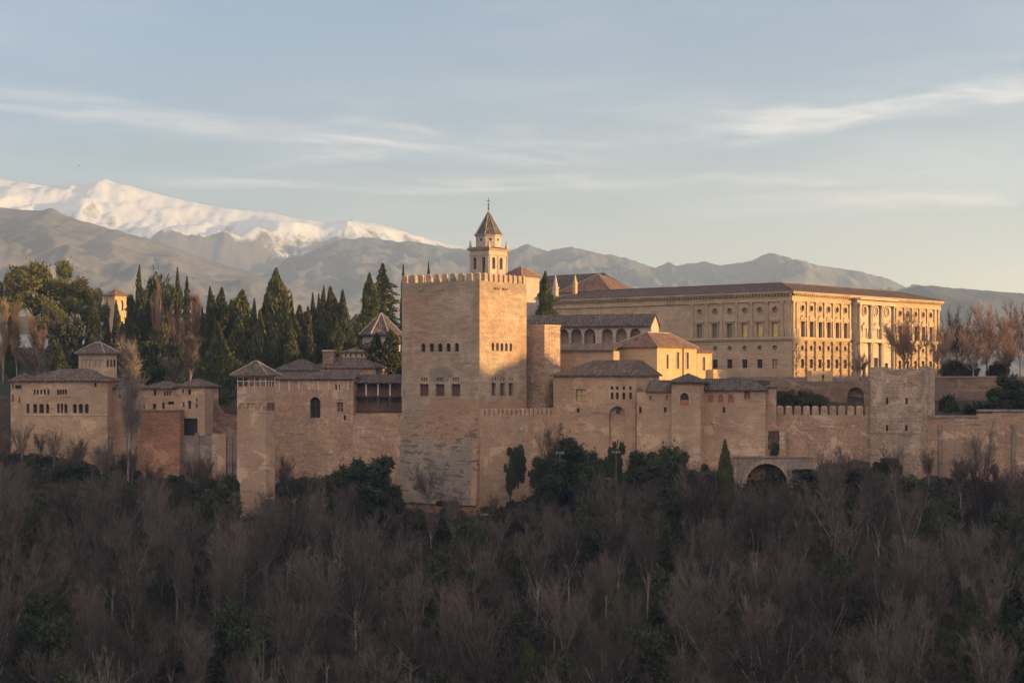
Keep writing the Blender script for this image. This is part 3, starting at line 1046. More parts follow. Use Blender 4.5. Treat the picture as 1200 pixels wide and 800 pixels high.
for v_ in (5.0, 7.9):
    mb.box(0.004, 0.25, v_, v_ + 1.6, z_ - 0.2, z_ + 0.15)
mb.build('corbel', BROWNWOOD, T)


def wall_thing(name, label, fr, a, b, zbot, ztop, mat, fops=(), cat='wall', extra=None):
    r = thing(name, label, cat, fr, zbot)
    walls(r, a, b, zbot, ztop, mat, fops)
    return r


# ---- crenellated curtain wall beside the tower
fr = Frame(563.5, 339.6, 47.8)
b = fr.R(650)
zt = wz(486, 346)
r = thing('crenellated_wall', 'low pink wall with small merlons against the right foot of the big tower', 'wall', fr, -27)
walls(r, 2.4, b, -27, zt, RENDER)
mm = merlon_mesh(0.78, 0.5, 1.0, 0.30).mesh('merlon', RENDER)
n = 17
for k in range(n):
    put(r, mm, 'merlon', -0.25, 0.45 + (b - 0.9) * k / (n - 1), zt, RAD(90))

# ---- stub tower in front of the palace court
fr = Frame(638, 354, 38)
a, b = fr.L(609), fr.R(656.5)
zt = wz(382, 354)
r = thing('ruined_tower', 'rough brown stub of a tower with one golden sunlit face beside the big tower', 'tower', fr, -12)
walls(r, a, b, -12, zt, ROUGH)
mb = MB()
mb.box(-a - 0.12, 0.12, -0.12, b + 0.12, zt + 0.003, zt + 0.3)
mb.build('coping', CREAM, r)
mb = MB()
u_ = fr.fx(619)
mb.box(u_ - 0.35, u_ + 0.4, -0.12, -0.003, wz(394, 357), wz(385, 357))
mb.build('notice_board', PALE, r)

# ---- hall with the four narrow windows
fr = Frame(745, 345, 25)
a, b = fr.L(648.5), fr.R(772.5)
zt = wz(440.5, 345)
fops = [fr.fo(675, 687, 456, 470.5)]
for c in (717.2, 723.3, 731.0, 738.8):
    fops.append(fr.fo(c - 1.7, c + 1.7, 459.5, 467.6, arch=True))
    fops.append(dict(fr.fo(c - 1.5, c + 1.5, 452.5, 456.5), depth=0.2))
for c, y0_, y1_ in ((677.5, 478, 483.5), (723.5, 476, 484)):
    fops.append(fr.fo(c - 1.6, c + 1.6, y0_, y1_))
blind = dict(fr.fo(713.5, 733, 475, 520, arch=True), depth=0.8, blind=True)
fops2 = [o_ for o_ in fops if not (713.5 < 0 )]
r = thing('fortress_hall', 'pink walled hall with a grey hipped roof and a row of four narrow windows', 'building', fr, -23)
mbw = MB()
zsplit = wz(474.0, 350)
for o_ in fops:
    o_['z1'] = max(o_['z1'], o_['z0'] + 0.3)
panel(mbw, FRONT(), -a, 0, zsplit, zt, [o_ for o_ in fops if o_['z0'] > zsplit], 0.4)
low = [o_ for o_ in fops if o_['z1'] < zsplit and not (fr.fx(713.5) < 0.5 * (o_['u0'] + o_['u1']) < fr.fx(733))]
blind['z1'] = zsplit - 0.25
panel(mbw, FRONT(), -a, 0, -23, zsplit, low + [blind], 0.4)
panel(mbw, RIGHT(), 0, b, -23, zt, [], 0.4)
mbw.face([(-a, 0, -23), (-a, b, -23), (-a, b, zt), (-a, 0, zt)])
mbw.face([(-a, 0, zt), (0, 0, zt), (0, b, zt), (-a, b, zt)])
mbw.build('wall', RENDER, r)
for i_, o_ in enumerate(fops):
    if i_ == 0:
        window(r, FRONT(), o_, GOLDPANE, BROWNWOOD, (1, 1))  # this window's golden light is put into the pane colour
    elif o_ in low or o_['z0'] > zsplit:
        window(r, FRONT(), o_, GLASS, small=True, name='lattice_opening' if o_.get('depth') == 0.2 else 'window')
    else:
        o2 = dict(o_)
        o2['depth'] = 0.22
        window(r, FRONT(), o2, GLASS, small=True)
hip(r, -a, 0, 0, b, zt, wz(421.5, 351), (fr.fx(681), b * 0.5), (-1.2, b * 0.5), TILE)

# ---- low range and look-out turret to its right
fr = Frame(788, 341, 15)
a = fr.L(746)
zt = wz(459.3, 341)
fops = [fr.fo(760.5, 763.6, 463.5, 468.5), fr.fo(780.0, 782.6, 463.5, 468.5), fr.fo(748.8, 752, 476.5, 484), fr.fo(778, 781.2, 477, 483)]
r = thing('low_range', 'low pink range with a grey tiled roof between the hall and the small turret', 'building', fr, -23)
walls(r, a, 7, -23, zt, RENDER, fops)
for o_ in fops[:2]:
    window(r, FRONT(), o_, BRICKPANE, small=True)
for o_ in fops[2:]:
    window(r, FRONT(), o_, GLASS, small=True)
hip(r, -a + 2.2, 0.4, 0, 7, zt, wz(445.2, 344), (fr.fx(757), 3.6), (0.5, 3.6), TILE, ov=0.45)

fr = Frame(820.7, 338.6, 15)
a = fr.L(787)
zt = wz(448.3, 338.6)
o_ = fr.fo(797.0, 807.2, 460, 475, arch=True)
o_['rise'] = 1.15
r = thing('lookout_turret', 'small pink turret with a pyramid roof and one arched window', 'tower', fr, -23)
walls(r, a, 5.5, -23, zt, RENDER, [o_])
fw = window(r, FRONT(), o_, GLASS, BROWNWOOD, (0, 0))
mb = MB()
pbox(mb, FRONT(), o_['u0'], o_['u1'], o_['z0'], o_['z0'] + 1.05, 0.10, 0.2)
mb.build('parapet', BRICKPANE, r)
mb = MB()
r0 = 0.5 * (o_['u1'] - o_['u0'])
cu = 0.5 * (o_['u0'] + o_['u1'])
for k in range(10):
    an0, an1 = math.pi * k / 10, math.pi * (k + 1) / 10
    zc = o_['z1'] - r0
    for q0, q1 in ((r0 + 0.02, r0 + 0.27),):
        mb.face([(cu + q0 * math.cos(an0), -0.03, zc + q0 * math.sin(an0)), (cu + q1 * math.cos(an0), -0.03, zc + q1 * math.sin(an0)), (cu + q1 * math.cos(an1), -0.03, zc + q1 * math.sin(an1)), (cu + q0 * math.cos(an1), -0.03, zc + q0 * math.sin(an1))])
mb.box(cu - r0 - 0.27, cu - r0 - 0.02, -0.03, -0.003, o_['z0'], zc)
mb.box(cu + r0 + 0.02, cu + r0 + 0.27, -0.03, -0.003, o_['z0'], zc)
mb.build('arch_surround', PALE, r)
hip(r, -a, 0, 0, 5.5, zt, wz(437, 341), (-a / 2, 2.75), (-a / 2, 2.75), TILED, ov=0.8)

# ---- gallery with the brick-filled arches
fr = Frame(897, 341, 9)
a = fr.L(821.5)
zt = wz(457.8, 341)
fops = [dict(fr.fo(c - 3.4, c + 3.4, 462, 471.5, arch=True), depth=0.25) for c in (832.4, 844.4, 856.4)]
fops += [fr.fo(872.2, 879, 458.6, 467.2), fr.fo(846.8, 850, 476.6, 483.5)]
r = thing('arched_gallery', 'low pink gallery with three brick filled arches under a dark roof', 'building', fr, -23)
walls(r, a, 7.5, -23, zt, RENDER, fops)
for o_ in fops[:3]:
    window(r, FRONT(), o_, BRICKPANE, small=True, name='arch_infill')
window(r, FRONT(), fops[3], BRICKPANE, BROWNWOOD, (0, 1))
window(r, FRONT(), fops[4], GLASS, small=True)
hip(r, -a + 0.4, 0, 0, 7.5, zt, wz(443.3, 344.5), (-a + 0.2, 3.7), (-2.6, 3.7), TILED, ov=0.5)
for c, wd, y0_, y1_ in ((839, 22, 475, 490), (871, 9, 476, 488), (889, 10, 476, 487)):
    pass
fr = Frame(909.5, 343.5, 9)
a = fr.L(896.5)
zt = wz(454.5, 343.5)
r = thing('small_house', 'tiny plain house end with a flat tiled roof at the right end of the gallery', 'building', fr, -23)
walls(r, a, 6, -23, zt, RENDER)
hip(r, -a, 0, 0, 6, zt, wz(450, 346), (-a * 0.6, 3), (-a * 0.4, 3), TILE, ov=0.3)

# ---- crenellated wall between the gallery and the right tower
fr = Frame(1023, 344, 6)
a = fr.L(909)
zt = wz(486, 346)
r = thing('crenellated_wall', 'long red earth wall with a row of wide merlons left of the square right tower', 'wall', fr, -23)
fops = [dict(fr.fo(911.5, 914.5, 505, 526), depth=0.3)]
walls(r, a, 1.6, -23, zt, PINK)
n = 11
sp_ = a / n
mm = merlon_mesh(sp_ - 0.42, 0.6, 1.55, 0.22).mesh('merlon', PINK)
for k in range(n):
    put(r, mm, 'merlon', -a + sp_ * (k + 0.5), 0.3, zt)
fr = Frame(921, 342.6, 6)
a = fr.L(893)
r = thing('gate_wall', 'short stretch of pink wall around a dark red doorway above the bridge arch', 'wall', fr, -23)
o_ = dict(fr.fo(900, 913.5, 505, 526.5), depth=0.35)
walls(r, a, 3.0, -23, wz(499, 343), RENDER, [o_])
window(r, FRONT(), o_, BROWNWOOD, WOOD, (1, 0), name='door')
mb = MB()
for u_ in (o_['u0'] - 0.8, o_['u1'] + 0.08):
    for k in range(4):
        z_ = o_['z0'] + 0.1 + k * 0.85
        mb.box(u_ - 0.15 * (k % 2), u_ + 0.72 + 0.15 * (k % 2), -0.06, -0.004, z_, z_ + 0.7)
mb.build('stone_surround', MARBLE, r)

# ---- bridge arch below
fr = Frame(953, 336.5, 6)
a = fr.L(860)
r = thing('bridge_wall', 'grey stone retaining wall with one large dark bridge arch', 'bridge', fr, -30)
o_ = dict(fr.fo(874.5, 922.5, 543, 630, arch=True), depth=4.5, blind=True)
walls(r, a, 4.4, -30, wz(536, 338), GREYWALL, [o_])
mb = MB()
cu, r0 = 0.5 * (o_['u0'] + o_['u1']), 0.5 * (o_['u1'] - o_['u0'])
zc = o_['z1'] - r0
ns_ = 17
for k in range(ns_):
    an0, an1 = math.pi * (k + 0.06) / ns_, math.pi * (k + 0.94) / ns_
    q0, q1 = r0 + 0.003, r0 + 0.75
    mb.prism([(cu + q0 * math.cos(an0), zc + q0 * math.sin(an0)), (cu + q1 * math.cos(an0), zc + q1 * math.sin(an0)), (cu + q1 * math.cos(an1), zc + q1 * math.sin(an1)), (cu + q0 * math.cos(an1), zc + q0 * math.sin(an1))], 0.004, 0.08)
mb.v = [(x, -z, y) for x, y, z in mb.v]
mb.build('arch_ring', ROUGH, r)
mb = MB()
mb.box(-a - 0.2, 0.2, -0.15, 1.0, wz(536, 338) + 0.003, wz(536, 338) + 0.3)
mb.build('coping', GREYWALL, r)

# ---- square tower on the right
fr = Frame(1079, 338, 30)
a, b = fr.L(1020), fr.R(1095.5)
zt = wz(434, 338)
fops = [fr.fo(c - 1.4, c + 1.4, y0_, y1_) for c, y0_, y1_ in ((1039.5, 466, 473.5), (1062.3, 466, 473.5), (1039.5, 498, 505), (1062, 498, 505))]
r = thing('square_tower', 'square ruined tower of patchy rubble with four slit windows on the right', 'tower', fr, -24)
walls(r, a, b, -24, zt, ROUGH, fops)
for o_ in fops:
    window(r, FRONT(), o_, GLASS, small=True, name='slit_window')
rng = random.Random(5)
mb = MB()
x = -a
while x < -0.01:
    wd = min(rng.uniform(0.5, 1.1), -x)
    h_ = rng.uniform(0.15, 0.75)
    mb.box(x + 0.004, x + wd - 0.004, 0.03, 0.8, zt + 0.002, zt + h_)
    x += wd
y_ = 0.81
while y_ < b - 0.02:
    wd = min(rng.uniform(0.5, 1.1), b - y_)
    mb.box(-0.8, -0.03, y_ + 0.004, y_ + wd - 0.004, zt + 0.002, zt + rng.uniform(0.2, 0.8))
    y_ += wd
mb.build('broken_parapet', ROUGH, r)
mb = MB()
mb.box(-a - 0.02, 0.06, -0.06, -0.003, wz(508, 341), wz(507, 341))
mb.build('string_course', GREYWALL, r)

# ---- long wall at the right edge
fr = Frame(1236, 340.5, 3)
a = fr.L(1086)
r = thing('outer_wall', 'long pink outer wall with two buttresses at the right edge', 'wall', fr, -25)
u1 = fr.fx(1146)
u2 = fr.fx(1164)
mb = MB()
mb.box(-a, u1, 0, 1.6, -25, wz(489, 343))
mb.box(u1 + 0.001, u2, -0.02, 1.6, -25, wz(484, 342))
mb.box(u2 + 0.001, 0, 0.01, 1.6, -25, wz(483, 342))
mb.build('wall', PINK, r)
mb = MB()
mb.box(-a - 0.1, u1 - 0.003, -0.18, 1.7, wz(489, 343) + 0.003, wz(486.3, 343))
mb.box(u1, 0.3, -0.2, 1.7, wz(484, 342) + 0.3, wz(479.5, 342))
mb.build('coping', GREYWALL, r)
for c in (1101.5, 1187.5):
    mb = MB()
    u_ = fr.fx(c)
    mb.prism([(u_ - 0.42, -0.9), (u_ + 0.42, -0.9), (u_ + 0.42, -0.004), (u_ - 0.42, -0.004)], -25, wz(497, 342), [(u_ - 0.3, -0.3), (u_ + 0.3, -0.3), (u_ + 0.3, -0.004), (u_ - 0.3, -0.004)])
    mb.build('buttress', GREYWALL, r)

# ---- inner retaining walls and terraces
fr = Frame(1230, 371, 2)
a = fr.L(1088)
r = wall_thing('retaining_wall', 'brown retaining wall under the bare trees right of the square tower', fr, a, 2.0, -9, wz(442.6, 371), DARKWALL)
mb = MB()
mb.box(-a, 0, -0.15, 2.1, wz(442.6, 371) + 0.003, wz(440.6, 371))
mb.build('coping', GREYWALL, r)
fr = Frame(1032, 370.4, 6)
a = fr.L(903)
o_ = dict(fr.fo(993, 1012.5, 454, 478, arch=True), depth=1.2, blind=True)
r = thing('retaining_wall', 'dark brown terrace wall with one blind arch in front of the long palace', 'wall', fr, -9)
walls(r, a, 3.0, -9, wz(446.5, 370), DARKWALL, [o_])
fr = Frame(1040, 384, 6)
a = fr.L(852)
r = thing('terrace_parapet', 'low grey parapet along the terrace at the foot of the long palace', 'wall', fr, -4)
walls(r, a, 0.8, -4, wz(441.5, 384), GREYWALL)
fr = Frame(951, 380, 62)
a, b = 1.5, fr.R(976)
r = thing('stone_block', 'sunlit square stone block on the terrace before the palace front', 'wall', fr, -3)
walls(r, a, b, -3, wz(434.5, 381), CREAM)

# ---- house behind the hall, with one square window
fr = Frame(719, 362, 16)
a = fr.L(639.5)
zt = wz(411, 362)
o_ = fr.fo(642.3, 650.4, 417, 429.5)
r = thing('plain_house', 'plain ochre house with one square dark window behind the hipped roof hall', 'building', fr, -12)
walls(r, a, 7, -12, zt, RENDER, [o_])
window(r, FRONT(), o_, GLASS, BROWNWOOD, (2, 3))
shed(r, -a, 0, 0, 7, zt, wz(403.3, 369), TILE)

# ---- yellow sunlit house
fr = Frame(770, 366, 33)
a, b = fr.L(715.5), fr.R(816.5)
zt = wz(407, 366)
rops = [fr.ro(c - wd, c + wd, y0_, y1_) for c, wd, y0_, y1_ in ((782.2, 1.4, 415.5, 432), (794, 2.0, 412.5, 432), (805.3, 1.9, 413, 432.5))]
for o_ in rops:
    o_['z0'] = wz(432, 372)
r = thing('cream_house', 'cream rendered house glowing in the sun with three tall windows and a hipped roof', 'building', fr, -10)
walls(r, a, b, -10, zt, CREAM, [], rops)
for o_ in rops:
    window(r, RIGHT(), o_, PALEGLASS, BROWNWOOD, (1, 4))
hip(r, -a, 0, 0, b, zt, wz(389.5, 374), (-a * 0.42, a * 0.40), (-a * 0.42, b - 3.5), TILER, ridge=RIDGE, ov=0.45)
mb = MB()
for v_ in (11.2,):
    mb.box(0.004, 0.35, v_, v_ + 0.5, -10, zt - 0.1)
mb.build('pilaster', CREAM, r)
fr2 = Frame(817, 381.5, 33)
a2, b2 = 6.0, fr2.R(834.5)
o_ = fr2.ro(822.8, 826.4, 418.5, 434)
r = thing('house_annex', 'small cream annex with a lower roof at the end of the sunlit house', 'building', fr2, -8)
walls(r, a2, b2, -8, wz(413.5, 382), CREAM, [], [o_])
window(r, RIGHT(), o_, PALEGLASS, BROWNWOOD, (1, 4))
hip(r, -a2, 0, 0, b2, wz(413.5, 382), wz(405, 384), (-a2 * 0.6, b2 * 0.3), (-a2 * 0.6, b2 * 0.7), TILER, ov=0.45)
fr = Frame(836, 384.5, 33)
b = fr.R(852.5)
r = thing('garden_wall', 'low sunlit cream garden wall right of the annex', 'wall', fr, -5)
walls(r, 3.0, b, -5, wz(433, 385), CREAM)

# ---- arcaded house above
fr = Frame(763, 383, 18)
a, b = fr.L(617), fr.R(772)
zt = wz(381.3, 383)
zfl = wz(406, 386)
fops = [dict(fr.fo(c - 6.6, c + 6.6, 385.2, 406, arch=True), depth=2.2) for c in (660.0, 675.3, 691.0, 711.5, 728.0, 744.5)]
for o_ in fops:
    o_['z0'] = zfl
    o_['z1'] = wz(385.3, 388)
r = thing('arcaded_house', 'long house with six pale round arches under a dark gabled roof', 'building', fr, -8)
walls(r, a, b, -8, zt, PALE, fops)
for i_, o_ in enumerate(fops):
    mb = MB()
    pbox(mb, FRONT(), o_['u0'] - 0.1, o_['u1'] + 0.1, zfl - 0.1, o_['z1'] + 0.1, 2.2, 2.3)
    mb.build('back_wall', PALE, r)
    mb = MB()
    x_ = o_['u0'] - 0.12
    mb.tube([(x_, -0.12, zfl), (x_, -0.12, zfl + 2.0)], [0.13, 0.11], 8)
    mb.box(x_ - 0.2, x_ + 0.2, -0.3, -0.003, zfl + 2.0, zfl + 2.25)
    mb.build('column', MARBLE, r)
mb = MB()
u_ = fops[2]['u0'] + 1.5
pbox(mb, FRONT(), u_, u_ + 1.2, zfl, zfl + 2.4, 2.12, 2.18)
mb.build('door', WOOD, r)
mb = MB()
A_, B_ = -a - 0.4, 0.25
zr_ = wz(367.5, 383 + b / 2)
for y0_, z0_, y1_, z1_ in ((-0.7, zt + 0.05, b / 2, zr_), (b + 0.7, zt + 0.05, b / 2, zr_)):
    mb.face([(A_, y0_, z0_), (B_, y0_, z0_), (B_, y1_, z1_), (A_, y1_, z1_)])
    mb.face([(A_, y0_, z0_ - 0.25), (B_, y0_, z0_ - 0.25), (B_, y1_, z1_ - 0.25), (A_, y1_, z1_ - 0.25)])
    mb.face([(A_, y0_, z0_), (B_, y0_, z0_), (B_, y0_, z0_ - 0.25), (A_, y0_, z0_ - 0.25)])
    mb.face([(B_, y0_, z0_), (B_, y1_, z1_), (B_, y1_, z1_ - 0.25), (B_, y0_, z0_ - 0.25)])
mb.build('roof', TILED, r)
mb = MB()
mb.face([(0.0, 0, zt), (0.0, b, zt), (0.0, b / 2, zr_ - 0.1)])
mb.face([(-a, 0, zt), (-a, b, zt), (-a, b / 2, zr_ - 0.1)])
mb.build('gable', PALE, r)

# ---- the long palace
fr = Frame(928, 400, 41)
a, b = 70.0, fr.R(1101)
z0, zs, ze = -2.2, wz(396.2, 400), wz(342.0, 400)
PAL = thing('renaissance_palace', 'long two storey stone palace with pilasters, its right front glowing gold', 'palace', fr, z0)
zb_l, zt_l = wz(431, 400), wz(420.5, 400)
zo_l = wz(407.3, 400)
zb_u, zt_u = wz(394.4, 400), wz(375.8, 400)
zo_u = wz(360.3, 400)


def rnd(u, z, r_, dep=0.45):
    return dict(u0=u - r_, u1=u + r_, z0=z - r_, z1=z + r_, round=True, depth=dep)


fops, rops = [], []
fcen = [fr.fx(c) for c in (820, 837.8, 855, 872.6, 890.2, 908)]
for i_, u in enumerate(fcen):
    fops.append(dict(u0=u - 0.78, u1=u + 0.78, z0=zb_u, z1=zt_u - 0.25, depth=0.5, up=i_))
    fops.append(dict(rnd(u, zo_u - 0.4, 0.72), oc=1))
    if i_ > 0:
        fops.append(dict(rnd(u, zo_l, 0.62), oc=1))
        fops.append(dict(u0=u - 0.72, u1=u + 0.72, z0=zb_l, z1=zt_l, depth=0.5, lo=i_))
rcen = [fr.R(c) for c in (940.3, 950.5, 960.5, 970.8, 980.8, 990.5, 1045.3, 1054.2, 1063.3, 1072.4, 1081.7, 1090.5)]
gap = (rcen[5] - rcen[0]) / 5
for i_ in range(6):
    rcen[i_] = rcen[0] + gap * i_
gap2 = (rcen[11] - rcen[6]) / 5
for i_ in range(6):
    rcen[6 + i_] = rcen[6] + gap2 * i_
for i_, v in enumerate(rcen):
    rops.append(dict(u0=v - 0.78, u1=v + 0.78, z0=zb_u, z1=zt_u, depth=0.6, up=1))
    rops.append(dict(rnd(v, zo_u, 0.68), oc=1))
    rops.append(dict(rnd(v, zo_l, 0.62), oc=1))
    rops.append(dict(u0=v - 0.72, u1=v + 0.72, z0=zb_l, z1=zt_l, depth=0.5, lo=1))
up = lambda ops: [o_ for o_ in ops if o_['z0'] > zs]
lo = lambda ops: [o_ for o_ in ops if o_['z1'] < zs]
mb = MB()
panel(mb, FRONT(), -a, 0, zs, ze, up(fops), 0.5)
panel(mb, RIGHT(), 0, b, zs, ze, up(rops), 0.5)
mb.face([(-a, 0, zs), (-a, b, zs), (-a, b, ze), (-a, 0, ze)])
mb.face([(-a, b, zs), (0, b, zs), (0, b, ze), (-a, b, ze)])
mb.build('upper_wall', PALACE, PAL)
mb = MB()
panel(mb, FRONT(), -a, 0, z0, zs, lo(fops), 0.5)
mb.face([(-a, 0, z0), (-a, b, z0), (-a, b, zs), (-a, 0, zs)])
mb.face([(-a, b, z0), (0, b, z0), (0, b, zs), (-a, b, zs)])
mb.build('lower_wall', PALACE, PAL)
mb = MB()
panel(mb, RIGHT(0.0), 0, b, z0, zs, lo(rops), 0.5)
mb.build('lower_wall', RUSTIC, PAL)
for P, ops, side in ((FRONT(), fops, 0), (RIGHT(), rops, 1)):
    for o_ in ops:
        if o_.get('oc'):
            mb = MB()
            pbox(mb, P, o_['u0'] - 0.02, o_['u1'] + 0.02, o_['z0'] - 0.02, o_['z1'] + 0.02, 0.42, 0.5)
            mb.build('round_window', GREYPANE if side == 0 else GLASS, PAL)
        elif side == 0 and 'up' in o_:
            window(PAL, P, o_, GREYPANE if o_['up'] < 3 else YELLOWPANE, BROWNWOOD, (0, 0))
        elif side == 0 and o_['lo'] == 5:
            window(PAL, P, o_, GOLDPANE, BROWNWOOD, (1, 1))
        else:
            window(PAL, P, o_, GLASS, BROWNWOOD, (1, 2))


def pil(P, u, za, zb_, wd=0.36, d=0.28, mat=None, rustic=False, nm='pilaster'):
    m_ = MB()
    if rustic:
        n_ = 13
        hh = (zb_ - za) / n_
        for k in range(n_):
            e_ = 0.16 if k % 2 == 0 else 0.0
            pbox(m_, P, u - wd - e_, u + wd + e_, za + hh * k + 0.06, za + hh * (k + 1) - 0.06, -d - e_ * 0.9, -0.004)
        pbox(m_, P, u - wd * 0.9, u + wd * 0.9, za, zb_, -d * 0.7, -0.002)
    else:
        pbox(m_, P, u - wd * 1.45, u + wd * 1.45, za, za + 1.7, -d * 1.5, -0.004)        # pedestal
        pbox(m_, P, u - wd * 1.2, u + wd * 1.2, za + 1.703, za + 2.0, -d * 1.25, -0.004)
        pbox(m_, P, u - wd, u + wd, za + 2.003, zb_ - 0.55, -d, -0.004)
        pbox(m_, P, u - wd * 1.15, u + wd * 1.15, zb_ - 0.547, zb_ - 0.3, -d * 1.15, -0.004)
        pbox(m_, P, u - wd * 1.4, u + wd * 1.4, zb_ - 0.297, zb_, -d * 1.4, -0.004)
    return m_.build(nm, mat or ORN, PAL)


zen = wz(352.5, 400)       # underside of the entablature
fg = (fcen[-1] - fcen[0]) / 5
for k in range(7):
    pil(FRONT(), fcen[0] + fg * (k - 0.5), zs + 0.35, zen, 0.34, 0.25, PALACE)
pil(FRONT(), -0.75, zs + 0.35, zen, 0.4, 0.25, PALACE)
for grp in (rcen[:6], rcen[6:]):
    g_ = (grp[-1] - grp[0]) / 5
    for k in range(7):
        v = grp[0] + g_ * (k - 0.5)
        pil(RIGHT(), v, zs + 0.35, zen)
        pil(RIGHT(), v, z0 + 0.8, zs - 0.5, 0.42, 0.34, RUSTIC, True)
for v in (0.6, 1.9, b - 0.8):
    pil(RIGHT(), v, zs + 0.35, zen)
    pil(RIGHT(), v, z0 + 0.8, zs - 0.5, 0.38, 0.34, RUSTIC, True)
# window heads
for P, cc, mat_, yt in ((FRONT(), fcen, PALACE, zt_u - 0.25), (RIGHT(), rcen, ORN, zt_u)):
    for i_, u in enumerate(cc):
        m_ = MB()
        for e_ in (-1, 1):
            pbox(m_, P, u + e_ * 0.94 - 0.14, u + e_ * 0.94 + 0.14, zb_u, yt, -0.16, -0.003)
        pbox(m_, P, u - 1.2, u + 1.2, yt + 0.003, yt + 0.32, -0.22, -0.003)
        pbox(m_, P, u - 1.35, u + 1.35, yt + 0.325, yt + 0.55, -0.42, -0.003)
        if P is not None and cc is rcen:
            if i_ % 2 == 0:      # triangular
                for k in range(5):
                    hw = 1.25 * (1 - k / 5.0)
                    pbox(m_, P, u - hw, u + hw, yt + 0.553 + 0.17 * k, yt + 0.553 + 0.17 * (k + 1) - 0.003, -0.32, -0.003)
            else:
                for k in range(5):
                    hw = 1.25 * math.sqrt(1 - (k / 5.0) ** 2)
                    pbox(m_, P, u - hw, u + hw, yt + 0.553 + 0.15 * k, yt + 0.553 + 0.15 * (k + 1) - 0.003, -0.30, -0.003)
        m_.build('window_surround', mat_, PAL)
        m_ = MB()
        zc_ = zo_u - (0.4 if cc is fcen else 0)
        n_ = 16
        for k in range(n_):
            a0, a1 = 2 * math.pi * k / n_, 2 * math.pi * (k + 1) / n_
            q0, q1 = 0.74, 0.98
            pts = [(q0, a0), (q1, a0), (q1, a1), (q0, a1)]
            fo_ = [P(u + q * math.cos(an), zc_ + q * math.sin(an), -0.12) for q, an in pts]
            bo_ = [P(u + q * math.cos(an), zc_ + q * math.sin(an), -0.003) for q, an in pts]
            m_.face(fo_)
            m_.face([fo_[1], fo_[2], bo_[2], bo_[1]])
            m_.face([fo_[0], fo_[3], bo_[3], bo_[0]])
        m_.build('oculus_ring', mat_, PAL)


def ring_box(m_, a_, b_, za, zb_, d0, hole=True):
    """moulding running round the two visible fronts"""
    m_.box(-a_, d0, -d0, -0.004, za, zb_)
    m_.box(0.004, d0, 0.0, b_, za, zb_)


m_ = MB()
ring_box(m_, a, b + 0.3, zs - 0.42, zs - 0.1, 0.28)
ring_box(m_, a, b + 0.3, zs - 0.097, zs + 0.14, 0.5)
ring_box(m_, a, b + 0.3, zs + 0.143, zs + 0.34, 0.34)
m_.build('string_course', ORN, PAL)
m_ = MB()
ring_box(m_, a, b + 0.3, zen + 0.003, zen + 0.35, 0.36)
ring_box(m_, a, b + 0.3, zen + 0.353, ze - 0.75, 0.18)
m_.build('frieze', ORN, PAL)
m_ = MB()
ring_box(m_, a, b + 0.6, ze - 0.36, ze - 0.12, 0.95)
ring_box(m_, a, b + 0.6, ze - 0.117, ze + 0.12, 1.15)
x = -a
while x < 0:
    m_.box(x, x + 0.4, -0.8, -0.004, ze - 0.74, ze - 0.363)
    x += 0.85
y_ = 0.0
while y_ < b:
    m_.box(0.004, 0.8, y_, y_ + 0.4, ze - 0.74, ze - 0.363)
    y_ += 0.85
m_.build('cornice', ORN, PAL)
m_ = MB()
ring_box(m_, a, b, z0 - 0.2, z0 + 0.9, 0.45)
m_.build('plinth', RUSTIC, PAL)
# roof: a ring of tiles around the open court
m_ = MB()
ins, zr_ = 8.0, ze + 2.6
E = [(-a - .9, -.95), (.95, -.95), (.95, b + .9), (-a - .9, b + .9)]
I = [(-a + ins, ins), (-ins, ins), (-ins, b - ins), (-a + ins, b - ins)]
J = [(-a + 2 * ins, 2 * ins), (-2 * ins, 2 * ins), (-2 * ins, b - 2 * ins), (-a + 2 * ins, b - 2 * ins)]
for k in range(4):
    j = (k + 1) % 4
    m_.face([E[k] + (ze + 0.2,), E[j] + (ze + 0.2,), I[j] + (zr_,), I[k] + (zr_,)])
    m_.face([I[k] + (zr_,), I[j] + (zr_,), J[j] + (ze,), J[k] + (ze,)])
    m_.face([E[k] + (ze + 0.123,), E[j] + (ze + 0.123,), E[j] + (ze + 0.2,), E[k] + (ze + 0.2,)])
m_.face([e_ + (ze + 0.123,) for e_ in E])
rf = m_.build('roof', TILEP, PAL)
m_ = MB()
for k in range(4):
    m_.tube([E[k] + (ze + 0.22,), I[k] + (zr_,)], [0.16, 0.16], 5)
    m_.tube([I[k] + (zr_,), I[(k + 1) % 4] + (zr_,)], [0.16, 0.16], 5)
m_.build('ridge', TILEP, rf)
# central portal, pale marble, standing proud of the front
v0, v1 = fr.R(998.5), fr.R(1041)
PD = 1.3
PR = (lambda u, z, dd: (PD - dd, u, z))
pc = [v0 + (v1 - v0) * q for q in (0.19, 0.5, 0.81)]
pops = []
for i_, v in enumerate(pc):
    pops.append(dict(u0=v - 0.75, u1=v + 0.75, z0=zb_u + 0.3, z1=zt_u - 1.1, depth=0.5, w=1))
pl_ops = [dict(u0=pc[1] - 1.3, u1=pc[1] + 1.3, z0=z0 + 1.0, z1=wz(417.5, 400), depth=0.6, d=1),
          dict(u0=pc[0] - 0.8, u1=pc[0] + 0.8, z0=z0 + 1.0, z1=wz(424, 400), depth=0.5, d=1),
          dict(u0=pc[2] - 0.8, u1=pc[2] + 0.8, z0=z0 + 1.0, z1=wz(424, 400), depth=0.5, d=1)]
m_ = MB()
panel(m_, PR, v0, v1, z0, zs, pl_ops, 0.5)
panel(m_, PR, v0, v1, zs, ze - 0.8, pops, 0.5)
m_.face([(0.01, v0, z0), (PD, v0, z0), (PD, v0, ze - 0.8), (0.01, v0, ze - 0.8)])
m_.face([(0.01, v1, z0), (PD, v1, z0), (PD, v1, ze - 0.8), (0.01, v1, ze - 0.8)])
